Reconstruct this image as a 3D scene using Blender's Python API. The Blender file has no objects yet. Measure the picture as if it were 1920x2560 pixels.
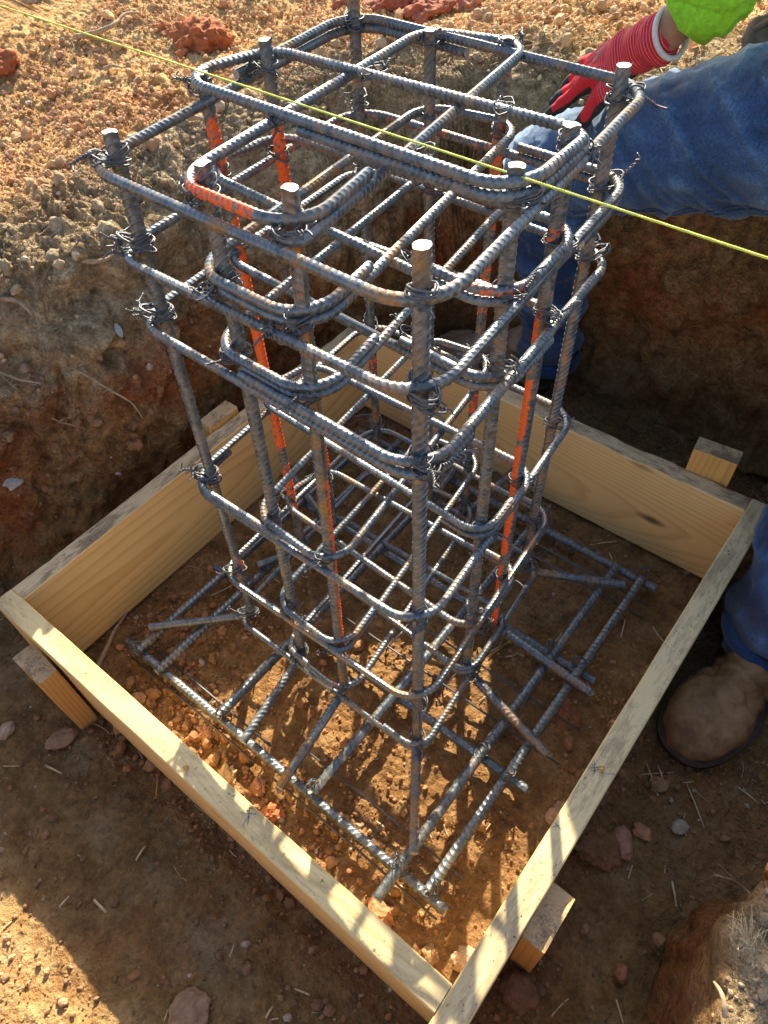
import bpy, math, random
import numpy as np
from mathutils import Vector, Matrix
rnd = random.Random(7); rg = np.random.default_rng(7)
sc = bpy.context.scene
col = sc.collection

# ------------------------------------------------------------------ helpers
def obj(name, me, mat=None, parent=None, **pr):
    o = bpy.data.objects.new(name, me); col.objects.link(o)
    if parent: o.parent = parent
    if mat:
        for m in (mat if isinstance(mat, (list, tuple)) else [mat]): me.materials.append(m)
    for k, v in pr.items(): o[k] = v
    return o
def empty(name, loc, label, cat, group=None, kind=None):
    o = bpy.data.objects.new(name, None); col.objects.link(o); o.location = loc
    o.empty_display_size = .02
    tag(o, label, cat, group, kind); return o
def tag(o, label=None, cat=None, group=None, kind=None):
    if label: o['label'] = label
    if cat: o['category'] = cat
    if group: o['group'] = group
    if kind: o['kind'] = kind
    return o
def mesh_np(name, V, F4=None, F3=None, smooth=True, attrs=None, matidx=None):
    me = bpy.data.meshes.new(name)
    V = np.asarray(V, np.float32)
    f4 = np.asarray(F4, np.int32).reshape(-1, 4) if F4 is not None and len(F4) else np.zeros((0, 4), np.int32)
    f3 = np.asarray(F3, np.int32).reshape(-1, 3) if F3 is not None and len(F3) else np.zeros((0, 3), np.int32)
    me.vertices.add(len(V)); me.vertices.foreach_set('co', V.ravel())
    nl = f4.size + f3.size
    me.loops.add(nl); me.loops.foreach_set('vertex_index', np.concatenate([f4.ravel(), f3.ravel()]))
    me.polygons.add(len(f4) + len(f3))
    st = np.concatenate([np.arange(len(f4)) * 4, f4.size + np.arange(len(f3)) * 3]).astype(np.int32)
    me.polygons.foreach_set('loop_start', st)
    me.polygons.foreach_set('use_smooth', np.full(len(st), smooth, bool))
    if matidx is not None: me.polygons.foreach_set('material_index', np.asarray(matidx, np.int32))
    if attrs:
        for k, a in attrs.items():
            a = np.asarray(a, np.float32)
            if a.ndim == 1:
                at = me.attributes.new(k, 'FLOAT', 'POINT'); at.data.foreach_set('value', a)
            else:
                at = me.attributes.new(k, 'FLOAT_COLOR', 'POINT'); at.data.foreach_set('color', np.c_[a, np.ones(len(a))].astype(np.float32).ravel())
    me.update(calc_edges=True); me.validate()
    return me
class Acc:
    def __init__(s): s.V = []; s.F4 = []; s.F3 = []; s.n = 0; s.A = []; s.M4 = []; s.M3 = []
    def add(s, V, F4=None, F3=None, a=None, m=0):
        V = np.asarray(V, float); s.V.append(V)
        if F4 is not None and len(F4): s.F4.append(np.asarray(F4) + s.n); s.M4 += [m] * len(F4)
        if F3 is not None and len(F3): s.F3.append(np.asarray(F3) + s.n); s.M3 += [m] * len(F3)
        s.A.append(a if a is not None else np.zeros(len(V))); s.n += len(V); return s
    def mesh(s, name, smooth=True, attr=None):
        F4 = np.concatenate(s.F4) if s.F4 else None; F3 = np.concatenate(s.F3) if s.F3 else None
        return mesh_np(name, np.concatenate(s.V), F4, F3, smooth, {attr: np.concatenate(s.A)} if attr else None, s.M4 + s.M3)
# value noise
def _h(i, j, k, seed):
    n = (i * 374761393 + j * 668265263 + k * 2147483647 + seed * 1274126177) & 0xffffffff
    n = ((n ^ (n >> 13)) * 1274126177) & 0xffffffff
    n = (n ^ (n >> 16)) & 0xffffffff
    return n / 4294967295.0
def vn(P, seed=0):
    P = np.asarray(P, float); I = np.floor(P).astype(np.int64); f = P - I; f = f * f * (3 - 2 * f)
    r = 0
    for a in (0, 1):
        for b in (0, 1):
            for c in (0, 1):
                w = (f[:, 0] if a else 1 - f[:, 0]) * (f[:, 1] if b else 1 - f[:, 1]) * (f[:, 2] if c else 1 - f[:, 2])
                r = r + w * _h(I[:, 0] + a, I[:, 1] + b, I[:, 2] + c, seed)
    return r * 2 - 1
def fbm(P, o=4, seed=0, g=.5):
    r = 0; a = 1; P = np.asarray(P, float)
    for k in range(o):
        r = r + a * vn(P * 2.03 ** k + 17.3 * k, seed + k); a *= g
    return r
def worley(P, seed=0):
    P = np.asarray(P, float); I = np.floor(P).astype(np.int64); best = np.full(len(P), 9.)
    cid = np.zeros(len(P))
    for a in (-1, 0, 1):
        for b in (-1, 0, 1):
            for c in (-1, 0, 1):
                J = I + [a, b, c]
                q = J + np.stack([_h(J[:, 0], J[:, 1], J[:, 2], seed + k) for k in range(3)], 1)
                d = ((P - q) ** 2).sum(1); m = d < best
                best = np.where(m, d, best); cid = np.where(m, _h(J[:, 0], J[:, 1], J[:, 2], seed + 9), cid)
    return np.sqrt(best), cid
def sstep(a, b, x):
    t = np.clip((x - a) / (b - a), 0, 1); return t * t * (3 - 2 * t)

# ------------------------------------------------------------------ materials
def N(nt, t, **kw):
    n = nt.nodes.new(t)
    for k, v in kw.items():
        if k in n.inputs: n.inputs[k].default_value = v
        else: setattr(n, k, v)
    return n
def newmat(name, rough=.8, metal=0., spec=.3):
    m = bpy.data.materials.new(name); m.use_nodes = True; nt = m.node_tree
    b = nt.nodes['Principled BSDF']; b.inputs['Roughness'].default_value = rough; b.inputs['Metallic'].default_value = metal
    b.inputs['Specular IOR Level'].default_value = spec
    return m, nt, b
def ramp(nt, fac, stops, interp='LINEAR'):
    r = nt.nodes.new('ShaderNodeValToRGB'); r.color_ramp.interpolation = interp
    e = r.color_ramp.elements
    while len(e) < len(stops): e.new(.5)
    for k, (p, c) in enumerate(stops):
        e[k].position = p; e[k].color = (c[0], c[1], c[2], 1) if not isinstance(c, (int, float)) else (c, c, c, 1)
    nt.links.new(fac, r.inputs[0]); return r.outputs[0]
def mix(nt, f, a, b, mode='MIX'):
    m = nt.nodes.new('ShaderNodeMix'); m.data_type = 'RGBA'; m.blend_type = mode
    for s, v in ((m.inputs[0], f), (m.inputs[6], a), (m.inputs[7], b)):
        if hasattr(v, 'links'): nt.links.new(v, s)
        elif isinstance(v, (int, float)): s.default_value = v
        else: s.default_value = (*v, 1)
    return m.outputs[2]
def math_(nt, op, a, b=None, c=None, clamp=False):
    m = nt.nodes.new('ShaderNodeMath'); m.operation = op; m.use_clamp = clamp
    for k, v in enumerate((a, b, c)):
        if v is None: continue
        if hasattr(v, 'links'): nt.links.new(v, m.inputs[k])
        else: m.inputs[k].default_value = v
    return m.outputs[0]
def noise(nt, vec, scale, detail=4, rough=.55, dist=0., out='Fac'):
    n = N(nt, 'ShaderNodeTexNoise', Scale=scale, Detail=detail, Roughness=rough, Distortion=dist)
    if vec: nt.links.new(vec, n.inputs['Vector'])
    return n.outputs[out]
def bump(nt, b, h, strength=.5, dist=.01, prev=None):
    bp = nt.nodes.new('ShaderNodeBump'); bp.inputs['Strength'].default_value = strength; bp.inputs['Distance'].default_value = dist
    nt.links.new(h, bp.inputs['Height'])
    if prev: nt.links.new(prev, bp.inputs['Normal'])
    nt.links.new(bp.outputs[0], b.inputs['Normal']); return bp.outputs[0]
def mapping(nt, vec, scale=(1, 1, 1), loc=(0, 0, 0)):
    m = nt.nodes.new('ShaderNodeMapping'); m.inputs['Scale'].default_value = scale; m.inputs['Location'].default_value = loc
    nt.links.new(vec, m.inputs['Vector']); return m.outputs[0]
def coord(nt, k='Object'):
    return nt.nodes.new('ShaderNodeTexCoord').outputs[k]

def mat_steel():
    m, nt, b = newmat('rebar_steel', .42, .55, .5)
    P = nt.nodes.new('ShaderNodeNewGeometry').outputs['Position']
    n1 = noise(nt, P, 22, 5, .6); n2 = noise(nt, P, 90, 5, .65); n3 = noise(nt, P, 320, 3, .6)
    base = ramp(nt, n2, [(.25, (.078, .093, .102)), (.5, (.148, .167, .177)), (.8, (.28, .30, .308))])
    rust = ramp(nt, math_(nt, 'ADD', n1, math_(nt, 'MULTIPLY', n2, .35)), [(.66, 0.), (.84, 1.)])
    rc = ramp(nt, n3, [(.3, (.22, .095, .025)), (.7, (.36, .20, .055))])
    at = nt.nodes.new('ShaderNodeAttribute'); at.attribute_name = 'rust'
    base = mix(nt, math_(nt, 'MULTIPLY', rust, math_(nt, 'MULTIPLY_ADD', at.outputs['Fac'], .9, .18), clamp=True), base, rc)
    pa = nt.nodes.new('ShaderNodeAttribute'); pa.attribute_name = 'paint'
    pm = math_(nt, 'ADD', pa.outputs['Fac'], math_(nt, 'MULTIPLY', math_(nt, 'SUBTRACT', noise(nt, P, 130, 5, .75), .5), 2.3))
    pm = ramp(nt, pm, [(.52, 0.), (.58, 1.)])
    base = mix(nt, pm, base, (.84, .115, .012))
    # dust
    g = nt.nodes.new('ShaderNodeNewGeometry')
    nt.links.new(base, b.inputs['Base Color'])
    nt.links.new(math_(nt, 'MULTIPLY', math_(nt, 'SUBTRACT', 1., math_(nt, 'MAXIMUM', pm, math_(nt, 'MULTIPLY', rust, .8))), .65), b.inputs['Metallic'])
    nt.links.new(ramp(nt, n2, [(.3, .30), (.7, .52)]), b.inputs['Roughness'])
    bump(nt, b, n3, .25, .0008)
    return m
def mat_cut():
    m, nt, b = newmat('cut_steel', .55, .3, .5); P = coord(nt)
    nt.links.new(ramp(nt, noise(nt, P, 300, 4), [(.3, (.30, .28, .25)), (.7, (.55, .53, .49))]), b.inputs['Base Color']); return m
def mat_wire():
    m, nt, b = newmat('tie_wire_steel', .5, .6, .4); b.inputs['Base Color'].default_value = (.12, .12, .125, 1); return m

def mat_wood(name, c1, c2, c3, top=True, sat_dirt=1., seed=0., freq=95.):
    m, nt, b = newmat(name, .62, 0, .3)
    O = coord(nt)
    v = mapping(nt, O, (.9, 6, 6), (seed, seed * .7, 0))
    n = N(nt, 'ShaderNodeTexNoise', Scale=1.1, Detail=2.); nt.links.new(v, n.inputs['Vector'])
    nv = nt.nodes.new('ShaderNodeVectorMath'); nv.operation = 'MULTIPLY_ADD'
    nt.links.new(n.outputs['Color'], nv.inputs[0]); nv.inputs[1].default_value = (0, .085, .085); nt.links.new(O, nv.inputs[2])
    v2 = mapping(nt, nv.outputs[0], (.10, 1, 1), (0, -.05 - .02 * seed, .06 + .03 * seed))
    ln = nt.nodes.new('ShaderNodeVectorMath'); ln.operation = 'LENGTH'; nt.links.new(v2, ln.inputs[0])
    ph = math_(nt, 'MULTIPLY', ln.outputs['Value'], freq)
    fr = math_(nt, 'FRACT', ph)
    ring = ramp(nt, fr, [(0, 0.), (.55, .25), (.86, 1.), (1., 0.)])
    fine = noise(nt, mapping(nt, O, (14, 420, 420)), 1, 3, .6)
    blotch = noise(nt, mapping(nt, O, (3, 9, 9)), 1, 3, .5)
    c = mix(nt, ring, c1, c2)
    c = mix(nt, math_(nt, 'MULTIPLY', ramp(nt, fine, [(.35, 0.), (.75, 1.)]), .35), c, c3)
    c = mix(nt, ramp(nt, blotch, [(.4, 0.), (.75, .5)]), c, c3)
    # knots
    w = N(nt, 'ShaderNodeTexVoronoi', Scale=1.); nt.links.new(mapping(nt, O, (3.1, 9, 9), (seed * 3.1, 1, 2)), w.inputs['Vector'])
    c = mix(nt, ramp(nt, w.outputs['Distance'], [(.06, .9), (.13, 0.)]), c, (.10, .045, .02))
    rough_h = math_(nt, 'ADD', math_(nt, 'MULTIPLY', ring, .4), fine)
    if top:   # soil trodden onto the upward edge
        g = nt.nodes.new('ShaderNodeNewGeometry'); sx = nt.nodes.new('ShaderNodeSeparateXYZ'); nt.links.new(g.outputs['Normal'], sx.inputs[0])
        up = ramp(nt, sx.outputs[2], [(.75, 0.), (.95, 1.)])
        gp = g.outputs['Position']
        grey = mix(nt, .5 * sat_dirt, c, (.42, .37, .27)); c = mix(nt, up, c, grey)
        d1 = noise(nt, mapping(nt, O, (7, 22, 22), (seed, 0, 0)), 1, 5, .65); d2 = noise(nt, mapping(nt, O, (38, 240, 240)), 1, 4, .7)
        dm = math_(nt, 'ADD', math_(nt, 'MULTIPLY', d1, .75), math_(nt, 'MULTIPLY', d2, .42))
        dirt = math_(nt, 'MULTIPLY', ramp(nt, dm, [(.555, 0.), (.67, .9)]), up)
        c = mix(nt, math_(nt, 'MULTIPLY', dirt, sat_dirt), c, (.19, .12, .07))
        dots = ramp(nt, noise(nt, gp, 170, 2, .5), [(.655, 0.), (.69, 1.)])
        dots = math_(nt, 'MULTIPLY', dots, ramp(nt, d1, [(.42, .08), (.6, 1.)])); c = mix(nt, math_(nt, 'MULTIPLY', dots, up), c, (.07, .045, .03))
    else:
        d2 = noise(nt, O, 40, 5, .7)
    sm = ramp(nt, noise(nt, mapping(nt, O, (9, 14, 14), (4 + seed, 2, 1)), 1, 6, .75), [(.66, 0.), (.74, .75)])
    c = mix(nt, sm, c, (.34, .15, .06))
    nt.links.new(c, b.inputs['Base Color'])
    bump(nt, b, rough_h, .35, .0012)
    return m

def mat_soil():
    m, nt, b = newmat('soil', .93, 0, .15)
    g = nt.nodes.new('ShaderNodeNewGeometry'); P = g.outputs['Position']
    a1 = nt.nodes.new('ShaderNodeAttribute'); a1.attribute_name = 'zone'   # r plateau and sunlight painted on the front floor, g wall, b grey top soil
    sp = nt.nodes.new('ShaderNodeSeparateColor'); nt.links.new(a1.outputs['Color'], sp.inputs[0])
    n1 = noise(nt, P, 5, 5, .6); n2 = noise(nt, P, 24, 6, .65); n3 = noise(nt, P, 120, 5, .7); n4 = noise(nt, P, 420, 3, .6)
    floor = ramp(nt, n2, [(.30, (.135, .072, .025)), (.52, (.245, .145, .054)), (.72, (.36, .22, .090))])
    floor = mix(nt, ramp(nt, n1, [(.5, 0.), (.68, .6)]), floor, (.29, .115, .042)); nf = noise(nt, mapping(nt, P, (1, 1, 1), (3, 7, 1)), 9, 6, .7); floor = mix(nt, ramp(nt, nf, [(.50, 0.), (.66, .55)]), floor, (.31, .23, .13)); floor = mix(nt, ramp(nt, nf, [(.30, .6), (.44, 0.)]), floor, (.10, .05, .024))
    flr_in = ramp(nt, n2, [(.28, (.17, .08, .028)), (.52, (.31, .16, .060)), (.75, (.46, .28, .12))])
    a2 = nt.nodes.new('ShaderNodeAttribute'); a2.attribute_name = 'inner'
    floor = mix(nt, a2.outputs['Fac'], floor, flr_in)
    plat = ramp(nt, n2, [(.25, (.34, .15, .05)), (.42, (.50, .27, .10)), (.56, (.60, .39, .165)), (.75, (.68, .50, .25))])
    plat = mix(nt, ramp(nt, n1, [(.36, .7), (.50, 0.)]), plat, (.38, .15, .055))
    wall = ramp(nt, n2, [(.3, (.17, .07, .024)), (.5, (.33, .16, .052)), (.72, (.46, .27, .11))])
    wall = mix(nt, ramp(nt, n1, [(.46, 0.), (.60, .85)]), wall, (.36, .095, .022))
    grey = ramp(nt, n2, [(.28, (.25, .165, .085)), (.5, (.44, .315, .175)), (.72, (.60, .47, .29))])
    c = mix(nt, sp.outputs[0], floor, plat); c = mix(nt, sp.outputs[1], c, wall); c = mix(nt, sp.outputs[2], c, grey)
    n5 = noise(nt, mapping(nt, P, (1, 1, 1.6), (5, 1, 2)), 38, 7, .75); c = mix(nt, math_(nt, 'MULTIPLY', math_(nt, 'MAXIMUM', sp.outputs[1], sp.outputs[2]), .75), c, ramp(nt, n5, [(.34, .18), (.5, .5), (.66, .82)]), 'OVERLAY')
    c = mix(nt, .55, c, ramp(nt, n3, [(.3, .28), (.5, .52), (.72, .80)]), 'OVERLAY')
    c = mix(nt, ramp(nt, n4, [(.64, 0.), (.72, .45)]), c, (.52, .36, .2))
    nt.links.new(c, b.inputs['Base Color'])
    v = N(nt, 'ShaderNodeTexVoronoi', Scale=95., Randomness=1.); nt.links.new(P, v.inputs['Vector'])
    v2 = N(nt, 'ShaderNodeTexVoronoi', Scale=230., Randomness=1.); nt.links.new(P, v2.inputs['Vector'])
    h = math_(nt, 'ADD', math_(nt, 'MULTIPLY', v.outputs['Distance'], -.8), math_(nt, 'MULTIPLY', v2.outputs['Distance'], -.35))
    h = math_(nt, 'ADD', h, math_(nt, 'MULTIPLY', n3, 1.6))
    v3 = N(nt, 'ShaderNodeTexVoronoi', Scale=34., Randomness=1.); nv = nt.nodes.new('ShaderNodeVectorMath'); nv.operation = 'MULTIPLY_ADD'
    nn_ = N(nt, 'ShaderNodeTexNoise', Scale=40., Detail=4.); nt.links.new(P, nn_.inputs['Vector']); nt.links.new(nn_.outputs['Color'], nv.inputs[0]); nv.inputs[1].default_value = (.02, .02, .02); nt.links.new(P, nv.inputs[2]); nt.links.new(nv.outputs[0], v3.inputs['Vector'])
    hw = math_(nt, 'MULTIPLY', math_(nt, 'ADD', math_(nt, 'MULTIPLY', v3.outputs['Distance'], -1.), math_(nt, 'MULTIPLY', n2, 2.2)), math_(nt, 'MULTIPLY_ADD', math_(nt, 'MAXIMUM', sp.outputs[1], sp.outputs[2]), .9, .15))
    p = bump(nt, b, hw, 1., .022); p = bump(nt, b, h, .85, .007, p)
    bump(nt, b, n4, .5, .002, p)
    return m
def mat_stone(name, attr=True, c=None):
    m, nt, b = newmat(name, .9, 0, .2); P = nt.nodes.new('ShaderNodeNewGeometry').outputs['Position']
    n = noise(nt, P, 60, 5, .65); n2 = noise(nt, P, 300, 4, .6)
    if attr:
        a = nt.nodes.new('ShaderNodeAttribute'); a.attribute_name = 'tint'; base = a.outputs['Color']
    else: base = c
    k = mix(nt, .6, base, ramp(nt, n, [(.3, .25), (.5, .5), (.7, .78)]), 'OVERLAY')
    k = mix(nt, ramp(nt, n2, [(.6, 0.), (.72, .35)]), k, (.55, .38, .22))
    nt.links.new(k, b.inputs['Base Color']); bump(nt, b, math_(nt, 'ADD', n, math_(nt, 'MULTIPLY', n2, .4)), .7, .004)
    return m
def mat_plain(name, c, rough=.7, var=.25, scale=60, spec=.3, metal=0., bs=.3, bd=.001):
    m, nt, b = newmat(name, rough, metal, spec); O = nt.nodes.new('ShaderNodeNewGeometry').outputs['Position']
    n = noise(nt, O, scale, 5, .6)
    lo = tuple(x * (1 - var) for x in c); hi = tuple(min(1, x * (1 + var)) for x in c)
    nt.links.new(ramp(nt, n, [(.3, lo), (.7, hi)]), b.inputs['Base Color']); bump(nt, b, n, bs, bd); return m
def mat_leather(name, c1, c2):
    m, nt, b = newmat(name, .6, 0, .3); P = nt.nodes.new('ShaderNodeNewGeometry').outputs['Position']
    n1 = noise(nt, P, 17, 5, .6); n2 = noise(nt, P, 120, 5, .7); n3 = noise(nt, P, 600, 3, .6)
    c = ramp(nt, math_(nt, 'ADD', math_(nt, 'MULTIPLY', n1, .7), math_(nt, 'MULTIPLY', n2, .3)), [(.36, c1), (.64, c2)])
    c = mix(nt, ramp(nt, n2, [(.60, 0.), (.70, .5)]), c, (.36, .22, .12)); g = nt.nodes.new('ShaderNodeNewGeometry'); sx = nt.nodes.new('ShaderNodeSeparateXYZ'); nt.links.new(g.outputs['Position'], sx.inputs[0])
    dz = ramp(nt, math_(nt, 'ADD', math_(nt, 'MULTIPLY', math_(nt, 'ADD', sx.outputs[2], .235), 6.), math_(nt, 'MULTIPLY', n2, .4)), [(.30, .8), (.50, 0.)]); c = mix(nt, dz, c, (.34, .16, .07))
    nt.links.new(c, b.inputs['Base Color']); nt.links.new(ramp(nt, n2, [(.3, .45), (.7, .8)]), b.inputs['Roughness'])
    bump(nt, b, math_(nt, 'ADD', n2, math_(nt, 'MULTIPLY', n3, .6)), .4, .0015); return m
def mat_denim():
    m, nt, b = newmat('denim', .85, 0, .15); O = coord(nt); b.inputs['Sheen Weight'].default_value = .25
    n1 = noise(nt, O, 9, 4, .55); n2 = noise(nt, mapping(nt, O, (60, 14, 60)), 4, 4, .7); n3 = noise(nt, O, 700, 2, .5)
    at = nt.nodes.new('ShaderNodeAttribute'); at.attribute_name = 'fade_and_light'
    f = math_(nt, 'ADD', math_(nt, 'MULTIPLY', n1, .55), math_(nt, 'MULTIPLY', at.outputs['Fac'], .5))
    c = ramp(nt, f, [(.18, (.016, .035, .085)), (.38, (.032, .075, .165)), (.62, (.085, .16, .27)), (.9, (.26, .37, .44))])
    c = mix(nt, .75, c, ramp(nt, n2, [(.3, .22), (.7, .78)]), 'OVERLAY')
    c = mix(nt, .35, c, ramp(nt, n3, [(.35, .2), (.65, .85)]), 'OVERLAY')
    st = nt.nodes.new('ShaderNodeAttribute'); st.attribute_name = 'soil'
    c = mix(nt, math_(nt, 'MULTIPLY', st.outputs['Fac'], math_(nt, 'MULTIPLY_ADD', n1, .8, .1)), c, (.20, .14, .09))
    nt.links.new(c, b.inputs['Base Color']); p = bump(nt, b, n3, .35, .0006); bump(nt, b, n2, .25, .002, p); return m
def mat_glove():
    m, nt, b = newmat('glove_knit', .8, 0, .2); O = coord(nt)
    at = nt.nodes.new('ShaderNodeAttribute'); at.attribute_name = 'coat'
    cf = nt.nodes.new('ShaderNodeAttribute'); cf.attribute_name = 'cuff'
    al = nt.nodes.new('ShaderNodeAttribute'); al.attribute_name = 'along'
    rib = math_(nt, 'SINE', math_(nt, 'MULTIPLY', al.outputs['Fac'], 1500.))
    n = noise(nt, O, 500, 3)
    c = mix(nt, math_(nt, 'MULTIPLY', ramp(nt, rib, [(.6, 0.), (1., 1.)]), math_(nt, 'MULTIPLY', cf.outputs['Fac'], .5)), (.55, .026, .035), (.78, .42, .42))
    c = mix(nt, .3, c, ramp(nt, n, [(.3, .3), (.7, .7)]), 'OVERLAY')
    c = mix(nt, ramp(nt, at.outputs['Fac'], [(.48, 0.), (.52, 1.)]), c, (.035, .038, .042))
    nt.links.new(c, b.inputs['Base Color'])
    bump(nt, b, math_(nt, 'ADD', math_(nt, 'MULTIPLY', rib, .3), n), .35, .001); return m

M = dict(steel=mat_steel(), cut=mat_cut(), wire=mat_wire(), soil=mat_soil(), pebble=mat_stone('crumbs'),
    woodA=mat_wood('pine_left', (.78, .52, .21), (.60, .355, .125), (.70, .45, .18), seed=.3, freq=60., sat_dirt=.95),
    woodB=mat_wood('pine_back', (.80, .53, .22), (.63, .38, .14), (.72, .46, .19), seed=1.7, freq=110., sat_dirt=.95),
    woodC=mat_wood('pine_right', (.76, .57, .26), (.54, .37, .15), (.64, .49, .25), seed=2.9, freq=45., sat_dirt=.62),
    woodD=mat_wood('pine_front', (.78, .57, .24), (.54, .34, .11), (.68, .52, .26), seed=4.1, freq=60., sat_dirt=.45),
    stake=mat_wood('pine_stake', (.72, .40, .115), (.54, .27, .07), (.64, .34, .09), seed=5.3, freq=120., sat_dirt=1.),
    straw=mat_plain('dry_straw', (.55, .42, .24), .7, .3, 90), root=mat_plain('dry_root', (.36, .25, .15), .85, .35, 120),
    brass=mat_plain('yellow_screw', (.55, .34, .08), .4, .2, 200, metal=.6), ink=mat_plain('blue_ink', (.05, .07, .16), .8, .1),
    cord=mat_plain('yellow_twine', (.62, .66, .10), .6, .2, 400, bs=.6), denim=mat_denim(), glove=mat_glove(),
    rim=mat_plain('cuff_rim', (.62, .60, .56), .9, .15, 300), green=mat_plain('lime_fabric', (.24, .60, .03), .85, .22, 140, bs=.6, bd=.002), boot2=mat_leather('boot_leather_lit', (.24, .14, .075), (.50, .34, .20)), thread=mat_plain('seam_thread', (.35, .30, .20), .8, .2, 400),
    skin=mat_plain('skin', (.36, .20, .13), .55, .12, 80), hair=mat_plain('dark_hair', (.03, .02, .015), .6, .3, 300),
    boot=mat_leather('boot_leather', (.17, .085, .032), (.42, .25, .11)), sole=mat_plain('boot_sole', (.09, .06, .04), .8, .3, 80),
    pouch=mat_plain('pouch_leather', (.16, .105, .08), .75, .3, 60), leaf=mat_plain('grey_leaf', (.42, .38, .32), .8, .2, 60))

# ------------------------------------------------------------------ paths, rebar, tubes
def dense(pts, radii=None, step=.004):
    """polyline with rounded corners"""
    pts = [np.array(p, float) for p in pts]; out = [pts[0]]
    for i in range(1, len(pts) - 1):
        a, b, c = pts[i - 1], pts[i], pts[i + 1]; r = radii if not isinstance(radii, (list, tuple)) else radii[i]
        u = (a - b) / np.linalg.norm(a - b); w = (c - b) / np.linalg.norm(c - b)
        cosang = np.clip(u @ w, -1, 1); ang = math.acos(cosang)
        if not r or ang > 3.1: out.append(b); continue
        t = min(r / math.tan(ang / 2), .49 * np.linalg.norm(a - b), .49 * np.linalg.norm(c - b)); rr = t * math.tan(ang / 2)
        bis = (u + w) / np.linalg.norm(u + w); cen = b + bis * rr / math.sin(ang / 2)
        p0, p1 = b + u * t, b + w * t; e0 = (p0 - cen) / rr; e1 = (p1 - cen) / rr; tot = math.acos(np.clip(e0 @ e1, -1, 1)); k = max(4, int(tot * rr / step))
        for j in range(k + 1):
            f = j / k; out.append(cen + rr * (math.sin((1 - f) * tot) * e0 + math.sin(f * tot) * e1) / math.sin(tot))
    out.append(pts[-1]); return np.array(out)
def resample(P, s):
    d = np.r_[0, np.cumsum(np.linalg.norm(np.diff(P, axis=0), axis=1))]
    return np.stack([np.interp(s, d, P[:, k]) for k in range(3)], 1), d[-1]
def frames(C, up=None):
    T = np.gradient(C, axis=0); T /= np.linalg.norm(T, axis=1)[:, None] + 1e-12
    if up is None:
        n = np.cross(T[0], [0, 0, 1]);
        if np.linalg.norm(n) < .2: n = np.cross(T[0], [1, 0, 0])
        n /= np.linalg.norm(n); Ns = [n]
        for i in range(1, len(T)):
            n = n - T[i] * (n @ T[i]); n /= np.linalg.norm(n); Ns.append(n)
        Nn = np.array(Ns)
    else:
        Nn = np.cross(np.broadcast_to(up, T.shape), T); Nn /= np.linalg.norm(Nn, axis=1)[:, None]
    return T, Nn, np.cross(T, Nn)
def quads(nr, ns, close=False):
    i = np.arange(nr - (0 if close else 1))[:, None] * ns; j = np.arange(ns)[None]; j2 = (j + 1) % ns; i2 = (i + ns) % (nr * ns)
    return np.stack([i + j, i + j2, i2 + j2, i2 + j], -1).reshape(-1, 4)
def tube(acc, C, r, ns=8, m=0, cap=True, up=None, squash=None):
    C = np.asarray(C, float); r = np.broadcast_to(r, (len(C),)) if np.ndim(r) <= 1 else r
    T, A, B = frames(C, up); th = np.linspace(0, 2 * math.pi, ns, endpoint=False)
    ra = r[:, None] * np.cos(th); rb = r[:, None] * np.sin(th) * (squash if squash is not None else 1)
    V = (C[:, None] + A[:, None] * ra[..., None] + B[:, None] * rb[..., None]).reshape(-1, 3)
    F = quads(len(C), ns); F3 = []
    if cap:
        n = len(V); V = np.r_[V, [C[0]], [C[-1]]]; j = np.arange(ns)
        F3 = np.r_[np.stack([np.full(ns, n), (j + 1) % ns, j], 1), np.stack([np.full(ns, n + 1), (len(C) - 1) * ns + j, (len(C) - 1) * ns + (j + 1) % ns], 1)]
    acc.add(V, F, F3, m=m); return acc
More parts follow.
